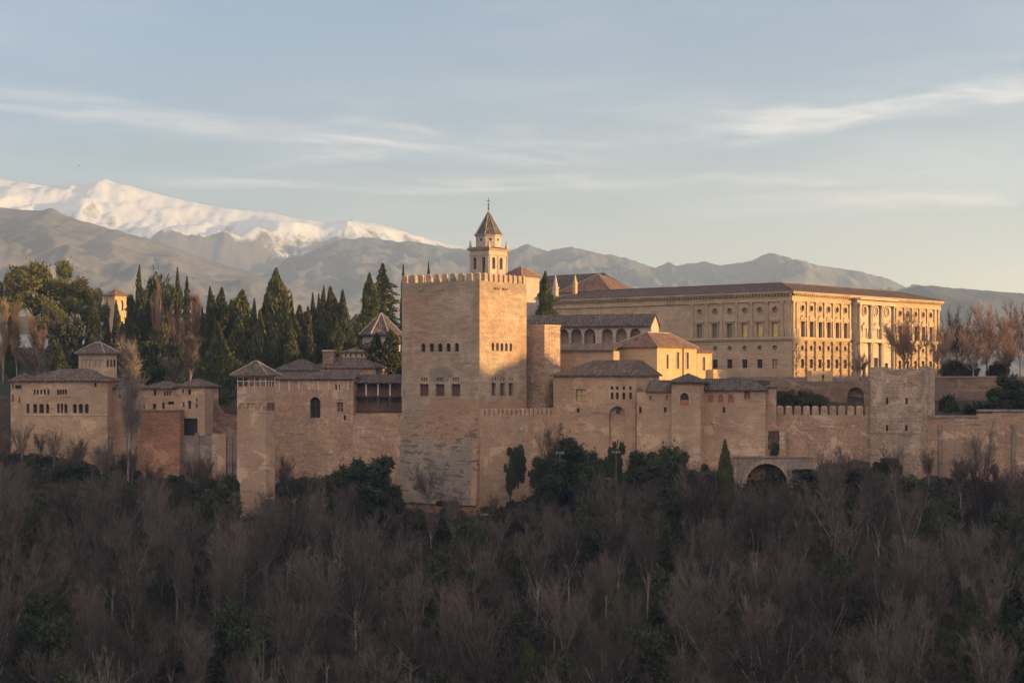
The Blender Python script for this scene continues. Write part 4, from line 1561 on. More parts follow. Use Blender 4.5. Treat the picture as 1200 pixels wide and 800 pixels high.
m_.face([(0.01, v0, ze - 0.8), (PD, v0, ze - 0.8), (PD, v1, ze - 0.8), (0.01, v1, ze - 0.8)])
po = m_.build('portal', MARBLE, PAL)
for o_ in pops:
    m_ = MB()
    pbox(m_, PR, o_['u0'] - .02, o_['u1'] + .02, o_['z0'] - .02, o_['z1'] + .02, 0.44, 0.5)
    m_.build('window', GLASS, po)
    v = 0.5 * (o_['u0'] + o_['u1'])
    m_ = MB()
    for e_ in (-1, 1):
        pbox(m_, PR, v + e_ * 0.95 - 0.15, v + e_ * 0.95 + 0.15, o_['z0'], o_['z1'], -0.3, -0.004)
    pbox(m_, PR, v - 1.35, v + 1.35, o_['z1'] + 0.003, o_['z1'] + 0.45, -0.45, -0.004)
    for k in range(5):
        hw = 1.25 * (1 - k / 5.0)
        pbox(m_, PR, v - hw, v + hw, o_['z1'] + 0.453 + 0.2 * k, o_['z1'] + 0.45 + 0.2 * (k + 1), -0.4, -0.004)
    m_.build('pediment', MARBLE, po)
    m_ = MB()
    zc_ = zo_u + 0.1
    n_ = 18
    for k in range(n_):
        a0, a1 = 2 * math.pi * k / n_, 2 * math.pi * (k + 1) / n_
        for q0, q1, dd in ((0.0, 0.8, -0.06), (0.8, 1.1, -0.25)):
            m_.face([PR(v + q * math.cos(an), zc_ + 1.25 * q * math.sin(an), dd) for q, an in ((q0, a0), (q1, a0), (q1, a1), (q0, a1))])
        m_.face([PR(v + 1.1 * math.cos(an), zc_ + 1.375 * math.sin(an), dd) for an, dd in ((a0, -0.25), (a1, -0.25), (a1, -0.003), (a0, -0.003))])
    m_.build('medallion', MARBLE, po)
for o_ in pl_ops:
    m_ = MB()
    pbox(m_, PR, o_['u0'] - .02, o_['u1'] + .02, o_['z0'] - .02, o_['z1'] + .02, o_['depth'] - 0.06, o_['depth'])
    m_.build('door', WOOD, po)
for q in (0.03, 0.335, 0.375, 0.625, 0.665, 0.97):
    v = v0 + (v1 - v0) * q
    for za, zz in ((z0 + 0.9, zs - 0.5), (zs + 0.35, zen)):
        m_ = MB()
        x_ = PD + 0.42
        m_.box(PD + 0.003, PD + 0.85, v - 0.42, v + 0.42, za, za + 1.6)
        m_.tube([(x_, v, za + 1.6), (x_, v, za + 1.9), (x_, v, za + 4), (x_, v, zz - 0.6), (x_, v, zz - 0.55), (x_, v, zz - 0.25)], [0.40, 0.32, 0.33, 0.28, 0.30, 0.42], 10)
        m_.box(PD + 0.003, PD + 0.88, v - 0.44, v + 0.44, zz - 0.25, zz)
        m_.build('column', MARBLE, po)
m_ = MB()
m_.box(PD + 0.004, PD + 1.0, v0 - 0.2, v1 + 0.2, zs - 0.49, zs + 0.33)
m_.box(PD + 0.004, PD + 0.95, v0 - 0.2, v1 + 0.2, zen + 0.004, zen + 0.5)
m_.box(0.82, PD + 1.25, v0 - 0.4, v1 + 0.4, ze - 0.79, ze - 0.37)
m_.box(PD + 0.004, PD + 0.12, v0, v1, zen + 0.504, ze - 0.794)
m_.box(PD + 0.004, PD + 0.06, v0, v1, zs + 0.334, zen + 0.0)
m_.build('entablature', MARBLE, po)

# ---- church behind the palace and its belfry
fr = Frame(573, 452, 36)
a, b = fr.L(550.5), fr.R(594.2)
zc = wz(292.5, 452)
r = thing('belfry_tower', 'slender church belfry with a pointed octagonal spire and an iron cross', 'church tower', fr, -5)
zw0, zw1 = wz(315.5, 455), wz(301.5, 455)
fops = [dict(fr.fo(c - 1.9, c + 1.9, 301, 315, arch=True), z0=zw0, z1=zw1, depth=0.9) for c in (556.2, 566.6)]
rops = [dict(fr.ro(c - 1.8, c + 1.8, 301, 315, arch=True), z0=zw0, z1=zw1, depth=0.9) for c in (578.7, 587.3)]
walls(r, a, b, -5, zc, PALE, fops, rops)
for P, ops in ((FRONT(), fops), (RIGHT(), rops)):
    for o_ in ops:
        window(r, P, o_, GLASS, small=True, name='bell_opening')
m_ = MB()
m_.box(-a - 0.2, 0.2, -0.2, b + 0.2, zc - 1.3, zc - 1.0)
m_.box(-a - 0.35, 0.35, -0.35, b + 0.35, zc + 0.003, zc + 0.2)
m_.box(-a - 0.6, 0.6, -0.6, b + 0.6, zc + 0.203, zc + 0.42)
m_.build('cornice', ORN, r)
m_ = MB()
m_.prism([(-a - 0.75, -0.75), (0.75, -0.75), (0.75, b + 0.75), (-a - 0.75, b + 0.75)], zc + 0.423, zc + 0.9, [(-a * .85, .6), (-.15 * a, .6), (-.15 * a, b - .6), (-a * .85, b - .6)])
m_.build('skirt_roof', TILER, r)
for P, us in ((FRONT(), (-a + 0.25, -a / 2 - .25, -a / 2 + .25, -0.25)), (RIGHT(), (0.25, b / 2 - .25, b / 2 + .25, b - 0.25))):
    for u in us:
        m_ = MB()
        pbox(m_, P, u - 0.17, u + 0.17, zw0 - 1.6, zc - 1.3, -0.15, -0.004)
        m_.build('pilaster', PALE, r)
cx, cy = -a / 2, b / 2
oct_r = (585.6 - 557.5) / 2 / F * 455 / math.cos(RAD(22.5)) * 1.0
oc = lambda q, n=8: [(cx + q * math.cos(RAD(22.5 + 360 / n * k)), cy + q * math.sin(RAD(22.5 + 360 / n * k))) for k in range(n)]
zd0, zd1 = zc + 0.85, wz(276, 455)
m_ = MB()
m_.prism(oc(oct_r), zd0, zd1)
dr_ = m_.build('drum', PALE, r)
m_ = MB()
m_.prism(oc(oct_r + 0.35), zd1 + 0.003, zd1 + 0.25)
m_.build('drum_cornice', ORN, r)
for k in range(8):
    an = RAD(45 * k)
    nrm = Vector((math.cos(an), math.sin(an), 0))
    tan = Vector((-math.sin(an), math.cos(an), 0))
    ap = oct_r * math.cos(RAD(22.5))
    m_ = MB()
    pts = []
    for q in range(12):
        pts.append(Vector((cx, cy, zd0 + 1.9)) + nrm * (ap + 0.02) + tan * 0.42 * math.cos(q * math.pi / 6) + Vector((0, 0, 0.42 * math.sin(q * math.pi / 6))))
    m_.face([tuple(p_) for p_ in pts])
    i0 = len(m_.v)
    m_.v += [tuple(p_ - nrm * 0.3) for p_ in pts]
    for q in range(12):
        m_.f.append((q, (q + 1) % 12, i0 + (q + 1) % 12, i0 + q))
        m_.mi.append(0)
    m_.build('round_window', GLASS, r)
zsp = wz(246.5, 455)
m_ = MB()
m_.prism(oc(oct_r + 0.45), zd1 + 0.253, zd1 + 0.9, oc(oct_r * 0.96))
m_.prism(oc(oct_r * 0.96), zd1 + 0.9, zsp, oc(0.09))
sp_o = m_.build('spire', LEAD, r)
m_ = MB()
for k in range(8):
    A_, B_, C_ = oc(oct_r + 0.45)[k] + (zd1 + 0.26,), oc(oct_r * 0.97)[k] + (zd1 + 0.92,), oc(0.09)[k] + (zsp,)
    m_.tube([A_, B_, C_], [0.10, 0.09, 0.06], 5)
m_.build('spire_rib', RIDGE, sp_o)
m_ = MB()
zx = wz(230, 455)
m_.tube([(cx, cy, zsp - 0.2), (cx, cy, zsp + 0.5), (cx, cy, zx)], [0.13, 0.09, 0.05], 6)
for zz, rr_ in ((zsp + 0.4, 0.28), (zsp + 1.15, 0.2)):
    m_.prism([(cx + 0.1 * math.cos(k), cy + 0.1 * math.sin(k)) for k in range(6)], zz, zz + rr_, [(cx + rr_ * math.cos(k), cy + rr_ * math.sin(k)) for k in range(6)])
    m_.prism([(cx + rr_ * math.cos(k), cy + rr_ * math.sin(k)) for k in range(6)], zz + rr_, zz + 2 * rr_, [(cx + 0.08 * math.cos(k), cy + 0.08 * math.sin(k)) for k in range(6)])
m_.box(cx - 0.5, cx + 0.5, cy - 0.05, cy + 0.05, zx - 1.0, zx - 0.86)
m_.box(cx - 0.05, cx + 0.05, cy - 0.5, cy + 0.5, zx - 1.0, zx - 0.86)
m_.box(cx - 0.35, cx + 0.4, cy - 0.04, cy + 0.04, zx - 1.9, zx - 1.75)
m_.build('cross', IRON, r)
for x_, y_ in ((-a + 0.1, 0.1), (-0.1, 0.1), (-0.1, b - 0.1), (-a + 0.1, b - 0.1)):
    m_ = MB()
    sq = lambda q: [(x_ - q, y_ - q), (x_ + q, y_ - q), (x_ + q, y_ + q), (x_ - q, y_ + q)]
    m_.prism(sq(0.34), zc + 0.425, zc + 1.1)
    m_.prism(sq(0.26), zc + 1.103, zc + 2.7, sq(0.06))
    m_.build('pinnacle', PALE, r)


def simple_house(name, label, cat, px, Y, th, pl, pr, ye, yr, zbot, mat, roofmat, ridge=None, bdepth=None, ra=0.5, fops=(), rops=(), apex=None, ov=0.5, mull=(0, 0), pane=None):
    fr = Frame(px, Y, th)
    a = fr.L(pl)
    b = bdepth if bdepth else fr.R(pr)
    r = thing(name, label, cat, fr, zbot)
    zt = wz(ye, Y)
    fo_ = [fr.fo(*q) for q in fops]
    ro_ = [fr.ro(*q) for q in rops]
    walls(r, a, b, zbot, zt, mat, fo_, ro_)
    for o_ in fo_:
        sm = (o_['u1'] - o_['u0']) < 0.75
        window(r, FRONT(), o_, pane or GLASS, BROWNWOOD, mull, small=sm)
    for o_ in ro_:
        window(r, RIGHT(), o_, pane or GLASS, BROWNWOOD, mull, small=(o_['u1'] - o_['u0']) < 0.75)
    if apex == 'pyr':
        p_ = (-a / 2, b / 2)
        hip(r, -a, 0, 0, b, zt, wz(yr, Y + b / 2), p_, p_, roofmat, ridge=ridge, ov=ov)
    elif a >= b:
        k = min(b / 2 * 0.95, a / 2.05)
        hip(r, -a, 0, 0, b, zt, wz(yr, Y + b / 2), (-a + k, b / 2), (-k, b / 2), roofmat, ridge=ridge, ov=ov)
    else:
        k = min(a / 2 * 0.95, b / 2.05)
        hip(r, -a, 0, 0, b, zt, wz(yr, Y + a / 2), (-a / 2, k), (-a / 2, b - k), roofmat, ridge=ridge, ov=ov)
    return r, fr, a, b


r, fr, a, b = simple_house('church_nave', 'church nave with a steep dark tiled roof behind the big tower', 'church', 712, 468, 41, 606, None, 342.5, 319, -4, PALE, TILED, bdepth=13)
m_ = MB()
m_.tube([(-1.2, 6.5, wz(320, 470)), (-1.2, 6.5, wz(309, 470))], [0.08, 0.03], 5)
m_.build('roof_mast', IRON, r)
r, fr, a, b = simple_house('church_transept', 'church transept with a hipped roof turned to the sun above the palace roof', 'church', 716, 458, 41, 655, 748, 341, 320, -4, PALE, TILER, ridge=RIDGE, apex='pyr')
r, fr, a, b = simple_house('church_chapel', 'small chapel roof of orange tiles peeping over the right side of the big tower', 'church', 611, 456, 36, 590, 632, 323.5, 311.5, -4, PALE, TILER, ridge=RIDGE, apex='pyr')


def pinnacle(px, Y, ytop, ybot, wd, label, mat):
    fr = Frame(px, Y, 41)
    z0_, z1_ = wz(ybot, Y), wz(ytop, Y)
    r = thing('pinnacle', label, 'pinnacle', fr, z0_ - 8)
    sq = lambda q: [(-q, -q), (q, -q), (q, q), (-q, q)]
    m_ = MB()
    m_.prism(sq(wd), z0_ - 8, z0_)
    m_.prism(sq(wd * 1.25), z0_ + 0.003, z0_ + 0.3)
    m_.build('shaft', mat, r)
    m_ = MB()
    m_.prism(sq(wd * 0.9), z0_ + 0.303, z1_, sq(wd * 0.15))
    m_.build('point', mat, r)


pinnacle(651, 452, 322.5, 338, 0.55, 'tall grey stone pinnacle beside the lone cypress', PALE)
pinnacle(674, 454, 322, 332.5, 0.42, 'short sunlit stone pinnacle before the church roof', CREAM)
fr = Frame(652, 446, 41)
r = thing('apse_wall', 'pale curved end wall with a cornice where the palace meets the church', 'wall', fr, -2)
cyl = [(2.2 + 2.6 * math.cos(RAD(k)), 2.0 + 2.6 * math.sin(RAD(k))) for k in range(0, 360, 20)]
m_ = MB()
m_.prism(cyl, -2, wz(354, 446))
m_.build('wall', PALACE, r)
m_ = MB()
m_.prism([((x - 2.2) * 1.15 + 2.2, (y - 2) * 1.15 + 2) for x, y in cyl], wz(354, 446) + 0.003, wz(351.5, 446))
m_.build('cornice', ORN, r)

# ---- octagonal pavilion and little houses left of the big tower
Y = 405
fr = Frame(447, Y, 0)
R_ = 25.0 / F * Y
r = thing('octagonal_pavilion', 'octagonal pavilion with a pointed grey roof and pale ridges', 'building', fr, -6)
oc2 = lambda q: [(q * math.cos(RAD(22.5 + 45 * k)), q * math.sin(RAD(22.5 + 45 * k))) for k in range(8)]
m_ = MB()
m_.prism(oc2(R_ * 0.93), -6, wz(393.5, Y))
m_.build('wall', PALE, r)
m_ = MB()
m_.prism(oc2(R_ * 1.12), wz(393.5, Y) + 0.003, wz(392, Y))
m_.prism(oc2(R_ * 1.12), wz(392, Y), wz(367, Y), oc2(0.12))
ro = m_.build('roof', TILED, r)
m_ = MB()
for k in range(8):
    m_.tube([oc2(R_ * 1.12)[k] + (wz(391.8, Y),), oc2(0.12)[k] + (wz(366.8, Y),)], [0.15, 0.13], 5)
m_.build('ridge', RIDGE, ro)
for an in (-157.5, -135, -112.5, -90, -67.5, -45):
    if (an * 2) % 90 == 0:
        a_ = RAD(an)
        nrm, tan = Vector((math.cos(a_), math.sin(a_), 0)), Vector((-math.sin(a_), math.cos(a_), 0))
        ap = R_ * 0.93 * math.cos(RAD(22.5))
        for sg in (-0.75, 0.75):
            m_ = MB()
            c_ = nrm * (ap + 0.03) + tan * sg
            zz0, zz1 = wz(405, Y), wz(399.5, Y)
            q_ = [c_ - tan * 0.4, c_ + tan * 0.4]
            f_ = [(q_[0].x, q_[0].y, zz0), (q_[1].x, q_[1].y, zz0), (q_[1].x, q_[1].y, zz1), (q_[0].x, q_[0].y, zz1)]
            bk = [(x - nrm.x * .2, y - nrm.y * .2, z) for x, y, z in f_]
            m_.v += f_ + bk
            for q in ((0, 1, 2, 3), (0, 1, 5, 4), (1, 2, 6, 5), (2, 3, 7, 6), (3, 0, 4, 7)):
                m_.f.append(q)
                m_.mi.append(0)
            m_.build('window', PALEGLASS, r)
simple_house('small_tower', 'tiny pale tower with a slate roof between the cypresses and the octagonal pavilion', 'tower', 419, 432, 35, 409.5, 426, 379.5, 366.5, -2, PALE, TILED, apex='pyr', ov=0.3)
simple_house('low_house', 'low pale house with a row of tiny windows at the foot of the octagonal pavilion', 'building', 433, 386, 12, 401, None, 413, 406.5, -6, CREAM, TILED, bdepth=5, fops=[(c - 0.9, c + 0.9, 414.3, 418) for c in (405, 411, 417, 424, 428.5)])

# ---- wooden two storey gallery left of the big tower
fr = Frame(473, 352.5, 7)
a = fr.L(413)
r = thing('wooden_gallery', 'two storey dark wooden gallery with white posts left of the big tower', 'building', fr, -20)
zA, zB, zC = wz(483.5, 352), wz(465.5, 352), wz(449, 352)
m_ = MB()
m_.box(-a, 0, 2.0, 7.0, zA, zC)
m_.build('back_wall', DARKWALL, r)
m_ = MB()
m_.box(-a, 0, 0.0, 7.2, -20, zA - 0.003)
m_.build('base_wall', PINK, r)
for zz in (zA, zB):
    m_ = MB()
    m_.box(-a, 0, -0.1, 1.99, zz, zz + 0.28)
    m_.build('floor_beam', WOOD, r)
n = 5
for zz, zt_, mat_ in ((zA + 0.29, zB - 0.003, BROWNWOOD), (zB + 0.29, zC, WHITEWOOD)):
    for k in range(n):
        x_ = -a + 0.35 + (a - 0.7) * k / (n - 1)
        m_ = MB()
        m_.box(x_ - 0.11, x_ + 0.11, 0.02, 0.24, zz, zt_ - 0.3)
        m_.box(x_ - 0.3, x_ + 0.3, 0.0, 0.26, zt_ - 0.297, zt_ - 0.12)
        m_.build('post', mat_, r)
    m_ = MB()
    m_.box(-a, 0, 0.08, 0.14, zz + 0.85, zz + 0.95)
    x_ = -a
    while x_ < 0:
        m_.box(x_, x_ + 0.05, 0.09, 0.13, zz, zz + 0.85)
        x_ += 0.22
    m_.build('railing', BROWNWOOD, r)
shed(r, -a, 0, 0, 7.0, zC + 0.02, wz(439.5, 359), TILE, ov=0.7)

# ---- range with the big arched window
fr = Frame(414, 352, 10)
a = fr.L(322.5)
zt = wz(444.6, 352)
fops = [dict(fr.fo(363, 375.4, 465, 489.5, arch=True), depth=0.8), fr.fo(394.5, 402.2, 471, 483), fr.fo(402.6, 405.4, 486.5, 492)]
r = thing('fortress_range', 'pink range with one tall arched window and a strip of blind white framed panels', 'building', fr, -22)
walls(r, a, 9, -22, zt, PINK, fops)
window(r, FRONT(), fops[0], GLASS, BROWNWOOD, (1, 2))
window(r, FRONT(), fops[1], BROWNWOOD, PALE, (1, 1))
window(r, FRONT(), fops[2], GLASS, small=True)
zg0, zg1 = wz(456.8, 354), wz(445.5, 354)
xs0, xs1 = fr.fx(327.5), fr.fx(408)
m_ = MB()
m_.box(xs0, xs1, -0.05, -0.003, zg0, zg1)
m_.build('panel_band', RENDER, r)
for k in range(8):
    x_ = xs0 + (xs1 - xs0) * k / 7
    m_ = MB()
    m_.box(x_ - 0.09, x_ + 0.09, -0.15, -0.053, zg0, zg1)
    m_.build('post', WHITEWOOD, r)
m_ = MB()
u_ = fr.fx(395.5)
for q in (-0.42, 0.12):
    m_.box(u_ + q, u_ + q + 0.35, -0.09, -0.053, zg0 + 0.1, zg1 - 0.8)
m_.build('window', GLASS, r)
shed(r, -a, 0.2, 0, 5.0, zt, wz(434, 357), TILE, ov=0.7)
fr = Frame(468, 350.3, 10)
a = fr.L(413.6)
r = thing('base_wall', 'plain pink wall foot under the wooden gallery', 'wall', fr, -24)
walls(r, a, 2.6, -24, wz(487, 351), PINK)

simple_house('upper_house', 'orange walled upper house with a long dark roof beside the brick chimney', 'building', 440, 361, 10, 366, None, 431.5, 418.5, -14, PINK, TILE, bdepth=8)
fr = Frame(390.5, 363.5, 10)
r = thing('chimney', 'square brick chimney on the dark roof above the panel band', 'chimney', fr, wz(424, 364))
walls(r, fr.L(378.2), 1.8, wz(426, 364), wz(411.5, 364), DARKWALL)
m_ = MB()
m_.box(-fr.L(378.2) - 0.15, 0.15, -0.15, 1.95, wz(411.5, 364) + 0.003, wz(410, 364))
m_.build('cap', PALE, r)
simple_house('side_house', 'low house with a dark hipped roof behind the balcony tower', 'building', 371, 357.5, 10, 322, None, 434.5, 420.5, -14, PINK, TILED, bdepth=8)

# ---- balcony tower
fr = Frame(311.8, 336, 26)
a, b = fr.L(277.8), fr.R(322.3)
zt = wz(440.5, 336)
zp = wz(452.5, 336)
r = thing('balcony_tower', 'slim pink tower with a white pillared balcony under its roof', 'tower', fr, -26)
fops = [dict(fr.fo(c - wd, c + wd, 472.5, 480.5, arch=ar), depth=0.3) for c, wd, ar in ((282.6, 1.9, False), (294.5, 4.8, False), (305.8, 2.2, True))]
rops = [dict(fr.ro(c - 1.5, c + 1.5, 472, 481), depth=0.3) for c in (314.6, 317.8, 320.6)]
walls(r, a, b, -26, zp, RENDER, fops, rops)
for i_, o_ in enumerate(fops):
    window(r, FRONT(), o_, CREAM if i_ == 2 else GOLDPANE, RENDER, (1 if i_ < 2 else 0, 1), small=(i_ == 2))
for o_ in rops:
    window(r, RIGHT(), o_, BROWNWOOD, small=True)
m_ = MB()
m_.box(-a + 1.3, -1.3, 1.3, b - 1.3, zp + 0.003, zt)
m_.build('inner_room', RENDER, r)
m_ = MB()
for x0_, x1_, y0_, y1_ in ((-a, 0, 0, 0.16), (-0.16, 0, 0.163, b), (-a, -0.163, b - 0.16, b), (-a, -a + 0.16, 0.163, b - 0.163)):
    m_.box(x0_, x1_, y0_, y1_, zp + 0.9, zp + 1.02)
    m_.box(x0_, x1_, y0_, y1_, zt - 0.28, zt - 0.003)
m_.build('rail', WHITEWOOD, r)
for k in range(6):
    m_ = MB()
    x_ = -a + 0.1 + (a - 0.2) * k / 5
    m_.tube([(x_, 0.09, zp), (x_, 0.09, zt - 0.28)], [0.11, 0.10], 7)
    m_.build('pillar', WHITEWOOD, r)
for k in range(1, 4):
    m_ = MB()
    y_ = 0.1 + (b - 0.2) * k / 3
    m_.tube([(-0.09, y_, zp), (-0.09, y_, zt - 0.28)], [0.11, 0.10], 7)
    m_.build('pillar', WHITEWOOD, r)
hip(r, -a, 0, 0, b, zt, wz(423, 339), (-a * 0.55, b * 0.5), (-a * 0.45, b * 0.5), TILE, ov=1.0, ridge=RIDGE)

# ---- the left palace group
fr = Frame(126, 352, 10)
a = fr.L(26)
zt = wz(446.5, 352)
fops = []
for c in (40.5, 44.2, 48.2, 52.3, 56.6, 68, 71, 74, 77):
    fops.append(dict(fr.fo(c - 1.3, c + 1.3, 456, 462, arch=True), depth=0.3))
for c, wd in ((41.0, 2.4), (48.6, 3.0), (55.5, 2.0), (68.2, 1.6), (72.3, 1.6), (77, 2.0), (87.6, 2.4), (94.6, 2.7), (101.5, 2.3), (32.6, 1.8)):
    fops.append(dict(fr.fo(c - wd, c + wd, 473, 484, arch=wd > 1.9), depth=0.6))
fops.append(fr.fo(110.5, 113.2, 448.3, 453.5))
r = thing('pavilion_palace', 'low pink palace with two rows of small arched windows on the far left', 'palace', fr, -20)
walls(r, a, 9, -20, zt, RENDER, fops)
for o_ in fops:
    window(r, FRONT(), o_, GLASS, BROWNWOOD, (1, 0), small=(o_['u1'] - o_['u0']) < 0.7)
m_ = MB()
m_.box(-a - 0.02, 0.0, -0.08, -0.004, wz(487, 353), wz(485.6, 353))
m_.build('string_course', PALE, r)
hip(r, -a, 0, 0, 9, zt, wz(431.8, 357), (fr.fx(60), 4.5), (fr.fx(92), 4.5), TILE, ov=0.6)
r, fr, a, b = simple_house('corner_pavilion', 'corner pavilion with a small separate roof at the extreme left of the fortress', 'building', 26.8, 356.0, 11, 12.5, None, 447, 436, -20, RENDER, TILE, bdepth=7, apex='pyr', fops=[(14.2, 16, 449, 455.5), (17.5, 25, 451, 455.5), (14.2, 16, 462, 470), (22, 23.5, 465, 472)])

fr = Frame(123, 355.5, 40)
a, b = fr.L(92), fr.R(137)
zt = wz(414.5, 355.5)
fops = [dict(fr.fo(c - 2.0, c + 2.0, 421, 430), depth=0.25) for c in (97.5, 102, 106.5, 113.5, 118.3)] + [fr.fo(102.2, 104, 435.5, 439), fr.fo(112.2, 114, 434.5, 438.5)]
rops = [dict(fr.ro(c - 1.3, c + 1.3, 421.5, 430), depth=0.35) for c in (126.5, 130.5, 134.2)]
r = thing('pavilion_tower', 'square pink look-out tower with shuttered windows rising from the left palace', 'tower', fr, -12)
walls(r, a, b, -12, zt, RENDER, fops, rops)
for o_ in fops:
    window(r, FRONT(), o_, PALEGLASS if o_.get('depth') == 0.25 else GLASS, PALE, (0, 0), small=o_.get('depth') != 0.25)
for o_ in rops:
    window(r, RIGHT(), o_, GLASS, BROWNWOOD, (0, 1))
hip(r, -a, 0, 0, b, zt, wz(401, 359), (-a * 0.62, b * 0.5), (-a * 0.38, b * 0.5), TILE, ov=0.6, ridge=RIDGE)

simple_house('link_house', 'low pink house behind the tall bare poplar', 'building', 167.5, 353.5, 10, 124.5, None, 455.5, 447, -20, RENDER, TILE, bdepth=7, fops=[(127.5, 130.5, 460.5, 467), (127.8, 130, 473.5, 480.5), (139, 141.5, 461, 466), (150, 152.4, 474, 479)])
simple_house('brick_house', 'pink house with a grid of small windows left of the twin gable house', 'building', 206.5, 352.2, 10, 165.5, None, 455.3, 446, -20, RENDER, TILE, bdepth=8, fops=[(180, 183, 457, 463.5), (192.3, 194.3, 458, 463.5), (195.3, 197.3, 458, 463.5), (198.3, 200.3, 458, 463.5), (168, 170, 474, 479), (179, 183, 473, 479.5), (190, 193, 471.5, 479), (196.8, 204, 470.3, 474)])
r, fr, a, b = simple_house('end_house', 'tall pink house over a black passage opening', 'building', 240, 351, 10, 206.6, None, 453.3, 443.5, -22, RENDER, TILE, bdepth=8, fops=[(213.5, 215.6, 456, 460.5), (220.5, 224, 456, 462.5), (214, 216, 471, 476.5), (220.5, 224, 469.3, 478.7), (229.5, 231.5, 467, 470), (229.5, 231.5, 473, 478), (214.8, 231.5, 490, 514)])
fr = Frame(210.5, 348.6, 10)
a = fr.L(164)
r = thing('red_wall', 'dark red earth wall with a ledge under the pink houses', 'wall', fr, -26)
walls(r, a, 2.5, -26, wz(482, 349), REDWALL)
m_ = MB()
m_.box(-a - 0.1, 0.1, -0.15, 2.6, wz(482, 349) + 0.003, wz(480.3, 349))
m_.build('coping', DARKWALL, r)
fr = Frame(284, 349, 8)
a = fr.L(209.5)
r = thing('buttressed_wall', 'ruined grey wall with upright buttresses left of the balcony tower', 'wall', fr, -27)
walls(r, a, 4.0, -27, wz(510, 351), GREYWALL)
for c, wd, mat_ in ((231, 0.5, GREYWALL), (245, 0.8, GREYWALL), (252, 0.7, ROUGH), (260, 1.1, PINK), (270, 0.5, GREYWALL)):
    m_ = MB()
    u_ = fr.fx(c)
    zz = wz(507 + (c % 7), 351)
    m_.prism([(u_ - wd, -0.9), (u_ + wd, -0.9), (u_ + wd, -0.004), (u_ - wd, -0.004)], -27, zz, [(u_ - wd * .8, -0.25), (u_ + wd * .8, -0.25), (u_ + wd * .8, -0.004), (u_ - wd * .8, -0.004)])
    m_.build('buttress', mat_, r)
fr = Frame(280, 355, 8)
a = fr.L(238)
r = thing('sloping_wall', 'sloping brown garden wall between the end house and the balcony tower', 'wall', fr, -22)
m_ = MB()
m_.v += [(-a, 0, -22), (0, 0, -22), (0, 0, wz(488, 355)), (-a * .5, 0, wz(484, 357)), (-a * 0.8, 0, wz(462, 359)), (-a, 0, wz(460, 360))]
m_.v += [(x, 2.0, z) for x, y, z in m_.v]
m_.f += [(0, 1, 2, 3, 4, 5), (11, 10, 9, 8, 7, 6)] + [(k, (k + 1) % 6, (k + 1) % 6 + 6, k + 6) for k in range(6)]
m_.mi += [0] * 8
m_.build('wall', DARKWALL, r)
fr = Frame(49, 398, 5)
r = thing('garden_wall', 'thin pale garden wall among the pines on the left hill', 'wall', fr, wz(376, 398))
walls(r, fr.L(18), 0.6, wz(392, 398), wz(370.5, 398), PALE)

# ---- distant sunlit chapel tower among the trees
r, fr, a, b = simple_house('chapel_tower', 'golden sunlit chapel tower with a red roof among the trees', 'church tower', 134.5, 456, 40, 122, 148.8, 346.5, 338.5, 0, CREAM, TILER, apex='pyr', ov=0.35, rops=[(139.8, 144.6, 352, 364, True)])
m_ = MB()
m_.box(-a - 0.2, 0.2, -0.2, b + 0.2, wz(348.8, 456), wz(348, 456))
m_.build('cornice', CREAM, r)

# ================================================================== PLANTS
def tri_leaf(mb, c, d, n, ln, wd):
    """one small pointed leaf spray: quad from base to tip"""
    s_ = d.cross(n)
    if s_.length < 1e-6:
        s_ = d.cross(Vector((0.3, 0.5, 0.8)))
    s_.normalize()
    i = len(mb.v)
    b0 = c - d * (ln * 0.5)
    t0 = c + d * (ln * 0.5)
    mb.v += [tuple(b0), tuple(c + s_ * wd), tuple(t0), tuple(c - s_ * wd)]
    mb.f.append((i, i + 1, i + 2, i + 3))
    mb.mi.append(0)


def rvec(rg):
    while True:
        v = Vector((rg.uniform(-1, 1), rg.uniform(-1, 1), rg.uniform(-1, 1)))
        if 0.05 < v.length < 1:
            return v.normalized()


def lathe_core(mb, prof, rg, n=10, jit=0.15):
    base = len(mb.v)
    for r_, z in prof:
        for k in range(n):
            an = 2 * math.pi * k / n
            q = r_ * (1 + rg.uniform(-jit, jit))
            mb.v.append((q * math.cos(an), q * math.sin(an), z))
    for j in range(len(prof) - 1):
        for k in range(n):
            mb.f.append((base + j * n + k, base + j * n + (k + 1) % n, base + (j + 1) * n + (k + 1) % n, base + (j + 1) * n + k))
            mb.mi.append(0)


